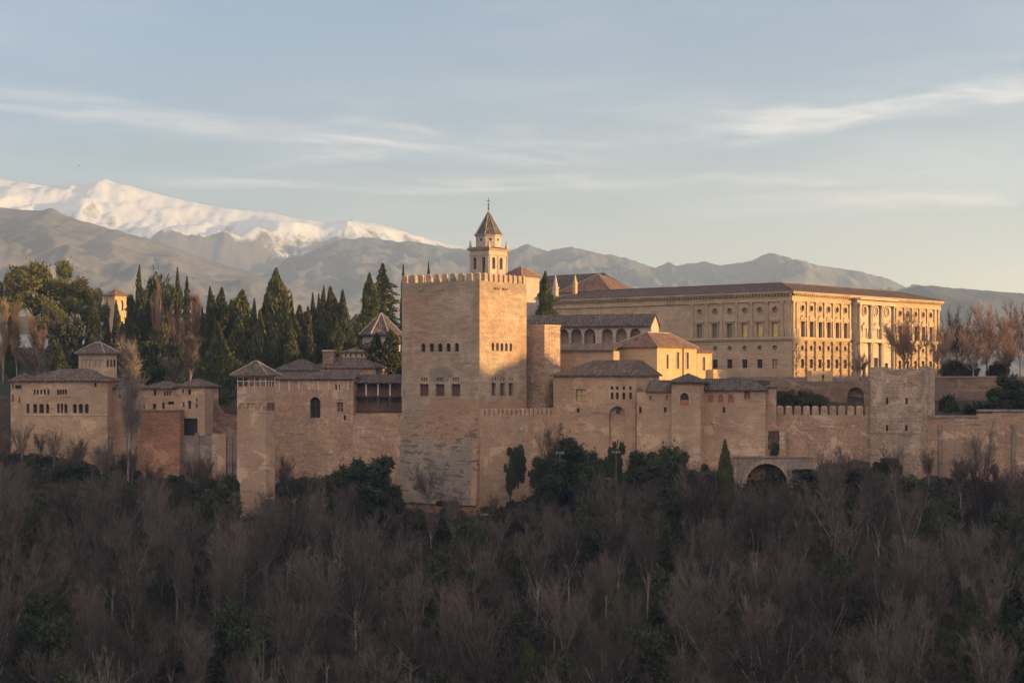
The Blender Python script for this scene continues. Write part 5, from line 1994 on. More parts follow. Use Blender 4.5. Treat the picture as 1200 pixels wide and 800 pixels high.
def cypress_mesh(seed, h=15.0, r=1.6, n=4200, kind='column'):
    rg = random.Random(seed)
    mb = MB()
    lob = [(rg.uniform(0, 6.28), rg.uniform(0.1, 0.9), rg.uniform(0.2, 0.6)) for _ in range(26)]

    def prof(t_, an, lobes=True):
        if kind == 'column':
            q = (min(1.0, t_ / 0.10) ** 0.6) * max(0.0, 1 - t_ ** 3.6) ** 0.75 * (0.86 + 0.14 * math.cos(t_ * 3))
        elif kind == 'cone':
            q = (min(1.0, t_ / 0.08) ** 0.6) * (0.5 * max(0.0, 1 - t_) ** 0.7 + 0.5 * max(0.0, 1 - t_ ** 2.6) ** 0.85)
        else:   # fir: tiers
            q = (1 - t_) ** 0.8 * (0.62 + 0.5 * ((t_ * 11) % 1.0 < 0.5) * (1 - ((t_ * 11) % 1.0)) + 0.12)
        for la, lt, ls in (lob if lobes else ()):
            dd = math.cos(an - la)
            if dd > 0.5:
                q *= 1 + ls * math.exp(-((t_ - lt) / 0.08) ** 2) * (dd - 0.5) * 2
        return max(0.03, q)
    lathe_core(mb, [(r * 0.72 * prof(k / 14, 0.0, False), 0.4 + (h - 0.9) * k / 14) for k in range(15)], rg, 9, 0.18)
    for _ in range(n):
        t_ = rg.random() ** 1.15
        an = rg.uniform(0, 6.283)
        q = r * prof(t_, an) * (0.72 + 0.36 * rg.random())
        if rg.random() < 0.09:
            q *= rg.uniform(1.05, 1.35)
        c = Vector((q * math.cos(an), q * math.sin(an), 0.3 + t_ * (h - 0.3)))
        if kind == 'fir':
            d_ = (Vector((math.cos(an), math.sin(an), -0.15)) + rvec(rg) * 0.35).normalized()
        else:
            d_ = (Vector((math.cos(an) * 0.45, math.sin(an) * 0.45, 1.0)) + rvec(rg) * 0.45).normalized()
        tri_leaf(mb, c, d_, rvec(rg), rg.uniform(0.5, 1.0), rg.uniform(0.10, 0.22))
    return mb


def clump_crown(seed, lobes, n, leaf=(0.35, 0.6), wd=(0.10, 0.2), shell=0.55):
    """lobes: list of (cx, cy, cz, rx, ry, rz)"""
    rg = random.Random(seed)
    mb = MB()
    vol = [l[3] * l[5] for l in lobes]
    tot = sum(vol)
    for l, v in zip(lobes, vol):
        cx, cy, cz, rx, ry, rz = l
        # dense lumpy heart
        prof = [(rx * 0.52 * math.sin(math.pi * (k + 0.25) / 6.5), cz - rz * 0.55 * math.cos(math.pi * (k + 0.25) / 6.5)) for k in range(7)]
        b0 = len(mb.v)
        lathe_core(mb, prof, rg, 8, 0.22)
        mb.v[b0:] = [(x + cx, y + cy, z) for x, y, z in mb.v[b0:]]
        for _ in range(int(n * v / tot)):
            u = rvec(rg)
            q = shell + (1.08 - shell) * rg.random() ** 0.6
            u2 = Vector((u.x * rx, u.y * ry, u.z * rz)) * q
            u2 *= 1 + 0.5 * mnoise.noise((u.x * 3.1 + seed, u.y * 2.3 + cx, u.z * 2.3 + cz))
            if rg.random() < 0.08:
                u2 *= rg.uniform(1.1, 1.45)
            c = Vector((cx, cy, cz)) + u2
            d_ = (u + rvec(rg) * 0.9).normalized()
            tri_leaf(mb, c, d_, rvec(rg), rg.uniform(*leaf), rg.uniform(*wd))
    return mb


def pine_meshes(seed, h=16.0, spread=5.0):
    rg = random.Random(seed)
    tr = MB()
    tr.tube([(0, 0, -1.0), (0.2, 0.1, h * 0.3), (0.1, -0.2, h * 0.6), (0.3, 0.1, h * 0.86)], [0.42, 0.34, 0.26, 0.12], 7)
    lobes = []
    for k in range(14):
        an = k * 2.4 + rg.uniform(-0.4, 0.4)
        zz = h * rg.uniform(0.60, 0.90)
        rr = spread * rg.uniform(0.35, 0.8) * (1.15 - abs(zz / h - 0.72) * 1.2)
        e_ = Vector((rr * math.cos(an), rr * math.sin(an), zz))
        st_ = Vector((0.15, 0, h * rg.uniform(0.42, 0.66)))
        tr.tube([st_, st_.lerp(e_, 0.5) + Vector((0, 0, -0.3)), e_], [0.16, 0.11, 0.05], 5)
        q = spread * rg.uniform(0.20, 0.36)
        lobes.append((e_.x, e_.y, e_.z + 0.4, q * 1.15, q * 1.15, q * 0.72))
    lobes.append((0.3, 0, h * 0.93, spread * 0.42, spread * 0.42, spread * 0.30))
    return tr, clump_crown(seed + 1, lobes, 11000, (0.3, 0.65), (0.07, 0.15), 0.42)


def oak_meshes(seed, h=7.0, spread=3.4, nl=15):
    rg = random.Random(seed)
    tr = MB()
    tr.tube([(0, 0, -1), (0.1, 0, h * 0.3), (0, 0.1, h * 0.7)], [0.25, 0.2, 0.08], 6)
    lobes = [(0, 0, h * 0.48, spread * 0.58, spread * 0.58, h * 0.44)]
    for k in range(nl):
        an = k * 2.4 + rg.uniform(-0.5, 0.5)
        rr = spread * rg.uniform(0.35, 0.85)
        zz = h * rg.uniform(0.08, 0.9)
        q = spread * rg.uniform(0.16, 0.40)
        lobes.append((rr * math.cos(an), rr * math.sin(an), zz, q, q, q * rg.uniform(0.8, 1.1)))
    return tr, clump_crown(seed + 3, lobes, 8000, (0.3, 0.9), (0.06, 0.16), 0.40)


def bare_meshes(seed, h=11.0, spread=3.6, limbs=9, style='vase', twigs=1.0):
    """leafless tree: trunk with limbs, and a crown of branches and fine twigs"""
    rg = random.Random(seed)
    tr, cr = MB(), MB()
    lean = Vector((rg.uniform(-0.06, 0.06), rg.uniform(-0.06, 0.06), 0))
    th_ = h * (0.88 if style == 'poplar' else 0.45 if style == 'tall' else 0.34 if style == 'round' else 0.2)
    pts = [Vector((0, 0, -1.0))] + [Vector((lean.x * z + rg.uniform(-.1, .1), lean.y * z + rg.uniform(-.1, .1), z)) for z in (th_ * 0.35, th_ * 0.7, th_)]
    r0 = 0.0155 * h
    tr.tube(pts, [r0, r0 * 0.8, r0 * 0.62, r0 * (0.2 if style == 'poplar' else 0.42)], 6)

    def at(z):
        k = max(0.0, min(1.0, z / th_))
        return Vector((lean.x * z, lean.y * z, z)) if k < 1 else pts[-1].copy()

    def ribbon(a, b, w_):
        d_ = b - a
        s_ = d_.cross(rvec(rg))
        if s_.length < 1e-6:
            return
        s_.normalize()
        i = len(cr.v)
        cr.v += [tuple(a - s_ * w_), tuple(a + s_ * w_), tuple(b + s_ * w_ * 0.35), tuple(b - s_ * w_ * 0.35)]
        cr.f.append((i, i + 1, i + 2, i + 3))
        cr.mi.append(0)

    for L_ in range(limbs):
        an = L_ * 2.399 + rg.uniform(-0.5, 0.5)
        if style == 'poplar':
            z0_ = h * rg.uniform(0.12, 0.8)
            up_, ln = 2.6, h * rg.uniform(0.16, 0.3) * (1.1 - 0.5 * z0_ / h)
        elif style == 'tall':
            z0_ = th_ * rg.uniform(0.45, 1.0)
            up_, ln = rg.uniform(1.6, 3.6), h * rg.uniform(0.42, 0.6)
        elif style == 'round':
            z0_ = th_ * rg.uniform(0.6, 1.0)
            up_, ln = rg.uniform(0.35, 1.9), h * rg.uniform(0.42, 0.62)
        else:
            z0_ = th_ * rg.uniform(0.5, 1.0)
            up_, ln = rg.uniform(1.8, 4.5), h * rg.uniform(0.62, 0.85)
        dr_ = Vector((math.cos(an), math.sin(an), up_)).normalized()
        p_ = at(z0_)
        path = [p_]
        for k in range(4):
            dr_ = (dr_ + rvec(rg) * 0.22 + Vector((0, 0, 0.12))).normalized()
            p_ = p_ + dr_ * ln / 4
            path.append(p_)
        rr_ = r0 * 0.42
        tr.tube(path, [rr_, rr_ * 0.75, rr_ * 0.55, rr_ * 0.36, rr_ * 0.15], 5, cap=False)
        nb_ = 9
        for k in range(nb_):
            q = rg.uniform(0.18, 1.0) * 3.999
            i = int(q)
            b0_ = path[i].lerp(path[i + 1], q - i)
            dd = (dr_ * 1.0 + rvec(rg) * 0.75 + Vector((0, 0, 0.3))).normalized()
            bl = ln * rg.uniform(0.2, 0.4)
            b1_ = b0_ + dd * bl * 0.5
            b2_ = b1_ + (dd + rvec(rg) * 0.3 + Vector((0, 0, 0.2))).normalized() * bl * 0.5
            cr.tube([b0_, b1_, b2_], [0.055, 0.036, 0.016], 3, cap=False)
            for m_ in range(int(7 * twigs)):
                e_ = rg.random()
                t0_ = b0_.lerp(b1_, e_ * 2) if e_ < 0.5 else b1_.lerp(b2_, e_ * 2 - 1)
                td = (dd * 0.8 + rvec(rg) * 0.8 + Vector((0, 0, 0.45))).normalized()
                tl = rg.uniform(0.5, 1.3) * h / 11
                t1_ = t0_ + td * tl
                ribbon(t0_, t1_, 0.027)
                for s2 in range(4):
                    e2 = rg.uniform(0.2, 1.0)
                    t2_ = t0_.lerp(t1_, e2)
                    td2 = (td * 0.8 + rvec(rg) * 0.8 + Vector((0, 0, 0.2))).normalized()
                    ribbon(t2_, t2_ + td2 * tl * rg.uniform(0.35, 0.8), 0.017)
    return tr, cr


class Proto:
    def __init__(s, trunk, crown, tmat, cmat, h):
        s.tm = trunk.mesh('trunk', tmat, 0, True)
        s.cm = crown.mesh('crown', cmat)
        s.h = h
        s.tmat, s.cmat = tmat, cmat


def recolor(pr, tmat, cmat):
    q = object.__new__(Proto)
    q.h, q.tmat, q.cmat = pr.h, tmat, cmat
    q.tm, q.cm = pr.tm.copy(), pr.cm.copy()
    q.tm.materials[0] = tmat
    q.cm.materials[0] = cmat
    return q


PR = random.Random(99)


def plant(name, label, cat, pr, x, Y, hgt, wsc=None, group=None, z=None, rot=None):
    """one tree: an Empty at its foot with trunk and crown as parts"""
    zg = height(x, Y) if z is None else z
    o = bpy.data.objects.new(name, None)
    COL.objects.link(o)
    s_ = hgt / pr.h
    w_ = s_ if wsc is None else wsc
    o.location = (x, Y, zg)
    o.scale = (w_, w_, s_)
    o.rotation_euler = (0, 0, PR.uniform(0, 6.28) if rot is None else rot)
    for nm, me in (('trunk', pr.tm), ('crown', pr.cm)):
        c = bpy.data.objects.new(nm, me)
        COL.objects.link(c)
        c.parent = o
    return tag(o, label, cat, group)


def stem(h=3.0, r=0.22):
    m_ = MB()
    m_.tube([(0, 0, -1.5), (0, 0, h)], [r, r * 0.6], 6)
    return m_


CYPS = [Proto(stem(), cypress_mesh(11 + k, 15.0, 1.55, 4200, 'column'), BARKD, CYP, 15.0) for k in range(3)]
CONES = [Proto(stem(), cypress_mesh(31 + k, 15.0, 2.6, 5200, 'cone'), BARKD, CYP, 15.0) for k in range(3)]
FIR = Proto(stem(), cypress_mesh(51, 15.0, 3.0, 5600, 'fir'), BARKD, CYP, 15.0)
PINES = [Proto(*pine_meshes(61 + k), BARKD, PINE, 16.2) for k in range(3)]
OAKS = [Proto(*oak_meshes(71 + k), BARKD, OAK, 7.3) for k in range(4)]
HED = [recolor(q_, BARKD, HEDGE) for q_ in OAKS[:2]]
BUSH = [Proto(stem(0.8, 0.1), oak_meshes(81 + k, 2.4, 1.8, 7)[1], BARKD, OAK, 2.5) for k in range(2)]
BARE = [Proto(*bare_meshes(101, 11, 3.6, 10, 'vase'), BARK, TWIG, 11.0),
        Proto(*bare_meshes(102, 11, 3.6, 11, 'round'), BARK, TWIG, 10.0),
        Proto(*bare_meshes(103, 13, 3.2, 11, 'tall'), BARK, TWIG, 13.0),
        Proto(*bare_meshes(104, 11, 3.6, 9, 'vase'), BARK, TWIG, 11.0),
        Proto(*bare_meshes(105, 13, 3.2, 12, 'tall'), BARK, TWIG, 13.0),
        Proto(*bare_meshes(106, 10, 3.6, 12, 'round'), BARK, TWIG, 9.5)]
POPLAR = Proto(*bare_meshes(111, 16, 1.5, 30, 'poplar', 1.3), BARK, TWIG, 16.0)
POPLARG = recolor(POPLAR, BARK, TWIGG)
POPLARY = recolor(POPLAR, BARK, TWIGY)
BAREV = BARE + [recolor(BARE[k], BARK, TWIGB) for k in range(6)] + [recolor(BARE[k], BARKD, TWIGK) for k in range(6)]
BARER = [Proto(*bare_meshes(121 + k, 11, 3.8, 15, 'round', 1.5), BARK, TWIGR, 10.0) for k in range(3)]
RED = [recolor(BARE[k], BARK, TWIGR) for k in (2,)]


def at_px(name, label, cat, pr, px, ytop, Y, wpx=None, group=None, base=None, natural=None):
    """place a tree by the column of its axis, the row of its top and its distance"""
    x = wx(px, Y)
    zg = height(x, Y) if base is None else wz(base, Y)
    hgt = wz(ytop, Y) - zg
    ws = None
    if wpx:
        ws = (wpx / F * Y) / natural
    return plant(name, label, cat, pr, x, Y, hgt, ws, group, zg)


# ---- evergreens on the hill, left to right
G = 'dark cypresses on the hill'
cyps = [
    # px, top row, Y, width px, shape, label
    (14, 358, 396, 11, 'C', 'dark slim cypress between two golden bare poplars at the left edge'),
    (108.5, 349, 402, 20, 'N', 'broad dark cypress just left of the golden chapel tower'),
    (92, 376, 398, 9, 'C', 'small slim cypress below the umbrella pines'),
    (125.5, 352, 440, 6, 'C', 'thin cypress standing against the left edge of the golden chapel tower'),
    (136, 352, 432, 8, 'C', 'narrow dark cypress standing in front of the golden chapel tower'),
    (70, 402, 384, 15, 'N', 'short dark cypress behind the left palace roof'),
    (163.5, 311, 420, 8, 'C', 'slim cypress spire at the left of the tall evergreen clump'),
    (208, 315, 424, 9, 'C', 'slim cypress spire at the right of the tall evergreen clump'),
    (219, 324, 420, 12, 'F', 'ragged conifer at the right end of the tall evergreen clump'),
    (246, 337, 408, 11, 'C', 'thin cypress, first of the dense row going right from the pink bare trees'),
    (260, 338, 412, 17, 'C', 'tall round topped cypress beside the thin first one of the row'),
    (254.5, 378, 372, 31, 'N', 'huge dark cone cypress in front of the row, reaching down to the wall'),
    (284, 341, 400, 27, 'D', 'stout cypress with a bushy ragged crown left of the tallest cypress'),
    (298, 351, 412, 10, 'C', 'slender cypress behind the stout bushy one'),
    (312, 345, 406, 18, 'C', 'pointed cypress leaning on the left of the tallest cypress'),
    (323.5, 316, 402, 32, 'N', 'tallest and widest cypress of the row'),
    (341.5, 346, 410, 9, 'C', 'thin cypress just right of the tallest cypress'),
    (351, 358, 400, 18, 'C', 'flat topped cypress in the right half of the row'),
    (361, 360, 398, 13, 'C', 'squat cypress beside the flat topped one'),
    (366.5, 344, 410, 9, 'C', 'pointed cypress behind the squat one'),
    (373.5, 345, 412, 8, 'C', 'thin cypress left of the tall twin spires'),
    (379.5, 336, 408, 9, 'C', 'left one of the tall twin cypress spires'),
    (387, 337, 404, 17, 'C', 'right one of the tall twin cypress spires, yellow lit'),
    (401.5, 341, 404, 18, 'N', 'cypress at the right end of the row, next to the small slate roofed tower'),
    (237, 362, 404, 9, 'C', 'thin low cypress at the left end of the dense row'),
    (271, 352, 414, 13, 'C', 'cypress filling the gap left of the stout bushy one'),
    (305, 364, 398, 12, 'C', 'low cypress between the stout bushy one and the tallest cypress'),
    (333, 360, 414, 14, 'C', 'dark cypress behind the right flank of the tallest cypress'),
    (345, 370, 396, 13, 'C', 'low cypress under the flat topped one'),
    (357, 366, 404, 13, 'C', 'dark cypress between the flat topped and the squat one'),
    (393.5, 350, 412, 11, 'C', 'cypress behind the yellow lit twin spire'),
    (411, 378, 398, 10, 'C', 'small cypress in front of the slate roofed tower'),
    (143, 378, 402, 16, 'N', 'dark cypress hiding the foot of the golden chapel tower'),
    (153, 348, 418, 12, 'C', 'dark cypress just right of the golden chapel tower'),
    (394, 372, 394, 13, 'C', 'low yellow green cypress in front of the right end of the row'),
    (340, 372, 392, 14, 'C', 'low dark cypress in front of the thin one'),
    (433, 321, 428, 22, 'N', 'golden lit cypress above the octagonal pavilion'),
    (448.5, 309, 442, 27, 'F', 'tall shaggy fir left of the big tower'),
    (472.5, 311, 470, 6.5, 'C', 'thin cypress tip at the left corner of the big tower'),
    (502, 308, 476, 6, 'C', 'thin cypress tip behind the battlements of the big tower'),
    (566.5, 306, 432, 5, 'C', 'dark cypress tip in front of the belfry'),
    (441.5, 391, 372, 22, 'C', 'dense dark cypress at the left below the octagonal pavilion'),
    (457.5, 387, 371, 22, 'C', 'dense dark cypress touching the big tower below the octagonal pavilion'),
    (639, 318.5, 402, 15, 'N', 'lone cypress in front of the church wall'),
    (849.5, 516, 326, 17, 'N', 'lone dark cypress on the slope left of the bridge arch'),
]
for k, (px, yt, Y, wpx, sh, lab) in enumerate(cyps):
    pr = {'C': CYPS[k % 3], 'N': CONES[k % 3], 'F': FIR, 'D': CYPS[k % 3]}[sh]
    nat = {'C': 3.35, 'N': 5.0, 'F': 5.6, 'D': 3.3}[sh]
    bs = None
    if px == 254.5:
        bs = 482
    if px in (441.5, 457.5):
        bs = 452
    if px == 639:
        bs = 385
    if px == 849.5:
        bs = 601
    at_px('cypress_tree', lab, 'cypress', pr, px, yt, Y, wpx, G if bs != 601 else None, bs, nat)

pines = [(41, 309, 410, 66, 'wide umbrella pine at the far left of the hill'), (74, 307, 414, 44, 'tallest umbrella pine, second from the far left'), (96, 326, 408, 42, 'yellow green umbrella pine right of the tallest pine'), (9.5, 321, 420, 20, 'narrow ragged pine at the left edge'), (115, 339, 416, 22, 'small pine left of the golden chapel tower'), (60, 352, 396, 40, 'low dark pine under the tallest umbrella pine')]
for k, (px, yt, Y, wpx, lab) in enumerate(pines):
    at_px('pine_tree', lab, 'pine tree', PINES[k % 3], px, yt, Y, wpx, 'umbrella pines on the left hill', None, 9.6)
oaks = [
    (188, 313, 416, 44, None, 'tall dense evergreen between two cypress spires right of the chapel tower'),
    (166, 336, 404, 30, None, 'dark evergreen column right of the chapel tower'),
    (78, 366, 392, 38, None, 'dark round evergreen below the pines'),
    (192, 378, 396, 26, None, 'yellow green evergreen under the pink bare trees'),
    (172, 396, 390, 38, None, 'dark evergreen hedge tree behind the poplar'),
    (205, 398, 388, 30, None, 'low dark evergreen right of the yellow green one'),
    (140, 398, 392, 30, None, 'dark evergreen below the chapel tower'),
    (185, 428, 372, 18, 441, 'small round dark bush behind the pink houses'),
    (110, 388, 392, 22, None, 'dark evergreen under the broad cypress'),
    (607, 522, 336, 16, 566, 'dark rounded evergreen against the right foot of the big tower'),
    (598, 541, 331, 14, 580, 'small dark evergreen at the corner of the big tower'),
    (668, 517, 333, 40, 575, 'wide dark evergreen under the hall wall'),
    (690, 515, 331, 34, 575, 'bushy evergreen below the lit window of the hall'),
    (640, 530, 328, 30, 585, 'dull green tree between the big tower and the hall'),
    (720, 517, 332, 24, 570, 'dark evergreen beside the floodlight under the hall'),
    (752, 528, 330, 34, 575, 'dark evergreen under the low range'),
    (786, 522, 331, 44, 585, 'broad dark evergreen under the look-out turret'),
    (822, 540, 326, 30, 585, 'low evergreen left of the lone slope cypress'),
    (402, 540, 336, 50, 592, 'ivy dark evergreen mass left of the big tower'),
    (440, 537, 337, 44, 600, 'dark evergreen touching the left foot of the big tower'),
    (362, 556, 332, 34, 596, 'low dark evergreen beside the floodlight by the balcony tower'),
    (268, 561, 331, 20, 585, 'small green shrub left of the balcony tower foot'),
    (944, 455, 366, 34, 478, 'clipped green shrub on the terrace behind the merlons'),
    (922, 456, 366, 26, 478, 'green shrub left of the clipped one on the terrace'),
    (960, 460, 365, 22, 478, 'yellow green shrub before the terrace wall'),
    (908, 518, 340, 12, 534, 'small bush at the foot of the dark red door'),
    (1188, 437, 362, 44, 486, 'large dark evergreen at the right edge above the outer wall'),
    (1112, 462, 362, 26, 488, 'dark shrub right of the square tower'),
    (1150, 468, 360, 40, 490, 'dark shrub behind the step of the outer wall'),
    (1168, 452, 361, 34, 490, 'dark evergreen between the shrub and the right edge'),
    (1116, 419, 384, 30, 446, 'golden green hedge tree on the right terrace'),
    (1135, 424, 386, 26, 446, 'dark clipped bush on the right terrace'),
    (1172, 421, 388, 30, 446, 'dark round bush under the right bare trees'),
    (985, 546, 333, 70, 566, 'ivy mound at the foot of the wide merlon wall'),
]
for k, (px, yt, Y, wpx, bs, lab) in enumerate(oaks):
    if px in (944, 922, 960, 1116, 1135, 1172, 192):
        OAKS_ = HED
    else:
        OAKS_ = OAKS
    small = wpx < 30 and (bs is not None) and (bs - yt) < 32
    pr = BUSH[k % 2] if small and OAKS_ is OAKS else OAKS_[k % len(OAKS_)]
    small = small and OAKS_ is OAKS
    nat = 4.2 if small else 6.6
    if bs is not None and bs > 540:
        wpx *= (1.15, 1.4, 1.0, 1.3)[k % 4]
        yt += (0, -4, 9, 3, -2)[k % 5]
    at_px('evergreen_shrub' if small else 'evergreen_tree', lab, 'shrub' if small else 'evergreen tree', pr, px, yt, Y, wpx, None, bs, nat)

# ---- bare trees one can tell apart
bares = [
    (149.5, 399, 344, POPLARG, 34, 566, 5.2, 'tall slim bare poplar in front of the left palace houses', 'poplar_tree'),
    (3.5, 352, 394, POPLARY, 16, None, 5.2, 'golden bare poplar at the very left edge', 'poplar_tree'),
    (20, 354, 392, POPLARY, 14, None, 5.2, 'golden bare poplar right of the slim left cypress', 'poplar_tree'),
    (228, 342, 412, recolor(POPLAR, BARK, TWIGR), 20, None, 5.2, 'pinkish bare poplar left of the cypress row', 'poplar_tree'),
    (222, 392, 384, POPLAR, 26, None, 5.2, 'grey bare tree in front of the pinkish poplar', 'poplar_tree'),
    (184, 340, 408, BARER[0], 15, None, 8, 'pink bare tree against the tall dense evergreen', 'bare_tree'),
    (205, 364, 400, BARER[1], 26, None, 8, 'wide pink bare tree under the tall evergreen clump', 'bare_tree'),
    (42, 404, 380, BARE[1], 44, None, 8, 'purple brown bare tree behind the corner pavilion', 'bare_tree'),
    (45, 370, 392, BARER[2], 34, None, 8, 'thin golden bare tree below the umbrella pines', 'bare_tree'),
    (200, 410, 378, BARE[5], 32, None, 8, 'grey round bare tree behind the pink houses', 'bare_tree'),
    (1122, 364, 386, BARER[1], 44, None, 8, 'open pink bare tree right of the golden palace', 'bare_tree'),
    (1157, 363, 388, BARER[0], 58, None, 8, 'dense russet bare tree on the right terrace', 'bare_tree'),
    (1196, 354, 390, BARER[2], 44, None, 8, 'tall golden bare tree at the right edge', 'bare_tree'),
    (1104, 386, 383, BARER[2], 34, None, 8, 'low pink bare tree touching the right end of the palace', 'bare_tree'),
    (1140, 392, 381, BARER[2], 40, None, 8, 'low russet bare tree before the dense one', 'bare_tree'),
    (1180, 390, 383, BARER[1], 40, None, 8, 'low golden bare tree between the right trees', 'bare_tree'),
    (1060, 372, 386, BARER[0], 52, None, 8, 'bare tree in front of the golden palace front', 'bare_tree'),
    (1008, 413, 384, BARER[1], 22, 446, 8, 'small orange bare tree at the palace portal', 'bare_tree'),
    (502, 545, 331, BARE[1], 46, 604, 8, 'spreading bare tree at the foot of the big tower', 'bare_tree'),
    (648, 502, 338, BARE[2], 40, 575, 7, 'bare tree against the pink wall right of the big tower', 'bare_tree'),
    (1150, 505, 335, BARE[0], 46, 575, 8, 'bare tree against the outer wall on the right', 'bare_tree'),
    (345, 552, 331, BARE[5], 40, 600, 8, 'brown bare tree at the foot of the balcony tower', 'bare_tree'),
]
for px, yt, Y, pr, wpx, bs, nat, lab, nm in bares:
    at_px(nm, lab, 'bare tree' if nm == 'bare_tree' else 'poplar', pr, px, yt, Y, wpx, None, bs, nat)

# ---- the wood on the slope
rg = random.Random(2024)
spots = []
yy = 231.0
while yy < 346:
    xx = -0.30 * yy - 6
    while xx < 0.30 * yy + 6:
        x = xx + rg.uniform(-2.3, 2.3)
        Y = yy + rg.uniform(-2.3, 2.3)
        xx += 7.6
        if Y > lerp_table(WL, x) - (6.5 if -47 < x < 62 else 3.5):
            continue
        if 41 < x < 57 and Y > 322:
            continue
        spots.append((x, Y))
    yy += 6.6
LB = 'leafless grey brown tree in the wood on the slope below the walls'
nbare = 0
ever = 0
for x, Y in spots:
    px = 600 + x / Y * F
    d_ = mnoise.noise((x * 0.035, Y * 0.05, 4.4))
    pe = 0.13
    if 540 < px < 800 and Y < 325:
        pe = 0.45 + 0.4 * d_
    elif px > 1080:
        pe = 0.38 + 0.4 * d_
    elif px < 60 or (180 < px < 260 and Y < 262):
        pe = 0.28
    if rg.random() < pe:
        ever += 1
        if ever % 4 == 0 and lerp_table(WL, x) - Y > 28:
            plant('cypress_tree', 'dull green cypress among the bare trees of the wood', 'cypress', CONES[ever % 3], x, Y, rg.uniform(9, 13), rg.uniform(0.55, 0.8), 'cypresses in the wood on the slope')
        else:
            plant('evergreen_tree', 'dark green rounded evergreen among the bare trees of the wood', 'evergreen tree', OAKS[rg.randrange(4)], x, Y, rg.uniform(8, 13.5) if lerp_table(WL, x) - Y > 20 else rg.uniform(4, 6), rg.uniform(0.85, 1.25), 'evergreens in the wood on the slope')
    elif nbare < 298:
        nbare += 1
        k = rg.choice((0, 1, 2, 2, 2, 3, 4, 4, 4, 5))
        edge = lerp_table(WL, x) - Y
        lowc = 300 < px < 600 or 760 < px < 960
        hh = rg.uniform(9, 17.5) if edge > 32 else rg.uniform(7.5, 11) if edge > 16 or not lowc else rg.uniform(4, 6)
        plant('woodland_tree', LB, 'bare tree', BAREV[k], x, Y, hh, hh / BAREV[k].h * rg.uniform(0.7, 1.1), 'bare trees in the wood on the slope')

# low scrub along the foot of the walls
for k in range(40):
    x = rg.uniform(-32, 78) if k % 5 else rg.uniform(-104, -46)
    Y = lerp_table(WL, x) - rg.uniform(2.0, 11.0)
    if 41 < x < 57:
        x += 18
    hh = rg.uniform(1.6, 4.6)
    pr = (OAKS + HED)[rg.randrange(6)]
    plant('evergreen_shrub', 'low ragged evergreen scrub growing along the foot of the fortress walls', 'shrub', pr, x, Y, hh, hh / pr.h * rg.uniform(1.0, 1.7), 'scrub along the wall foot')

# thin bare trees close against the walls
for k in range(44):
    x = (rg.uniform(-104, -54), rg.uniform(56, 104), rg.uniform(-104, -54), rg.uniform(-45, 40))[k % 4]
    if 41 < x < 57:
        continue
    Y = lerp_table(WL, x) - rg.uniform(3.0, 9.0)
    hh = rg.uniform(4.5, 8.2) if abs(x) > 52 else rg.uniform(4.0, 7.0)
    pr = BAREV[rg.randrange(12)]
    plant('bare_tree', 'thin bare tree growing close against the foot of the fortress walls', 'bare tree', pr, x, Y, hh, hh / pr.h * rg.uniform(0.8, 1.2), 'bare trees against the wall foot')

# brushwood between the trees, nobody could count it
mb = MB()
for _ in range(5200):
    Y = rg.uniform(226, 346)
    x = rg.uniform(-0.40, 0.31) * Y if _ % 5 else rg.uniform(0.31, 0.62) * Y
    if Y > lerp_table(WL, x) - 2.5 or (41 < x < 57 and Y > 312):
        continue
    z = height(x, Y)
    hb = rg.uniform(1.5, 5.5) if lerp_table(WL, x) - Y > 12 else rg.uniform(1.0, 3.2)
    for _k in range(16):
        a0 = Vector((x + rg.gauss(0, 0.5), Y + rg.gauss(0, 0.5), z + rg.uniform(-0.2, 0.4) * hb))
        dd = (Vector((rg.gauss(0, 0.3), rg.gauss(0, 0.3), 1.0))).normalized()
        tri_leaf(mb, a0 + dd * hb * 0.3, dd, rvec(rg), hb * rg.uniform(0.5, 0.9), rg.uniform(0.012, 0.028))
bw = mb.build('brushwood', TWIGB)
tag(bw, 'fine brown leafless brushwood between the trees of the wood', None, None, 'stuff')

# undergrowth that nobody could count
mb = MB()
for _ in range(10000):
    Y = rg.uniform(225, 347)
    x = rg.uniform(-0.40, 0.31) * Y if _ % 6 else rg.uniform(0.31, 0.62) * Y
    wl_ = lerp_table(WL, x)
    if _ % 5 == 0:
        Y = wl_ - abs(rg.gauss(0, 8.0)) - 0.6
    if Y > wl_ - 0.5:
        continue
    z = height(x, Y)
    q = rg.uniform(0.3, 1.7) if wl_ - Y > 5 else rg.uniform(0.2, 0.8)
    for _k in range(14):
        u = rvec(rg)
        c = Vector((x, Y, z + q * 0.6)) + Vector((u.x * q * 1.2, u.y * q * 1.2, abs(u.z) * q * 1.2))
        tri_leaf(mb, c, (u + rvec(rg)).normalized(), rvec(rg), rg.uniform(0.4, 1.0), rg.uniform(0.06, 0.2))
ug = mb.build('undergrowth', IVY)
tag(ug, 'tangled dark undergrowth covering the slope below the walls', None, None, 'stuff')


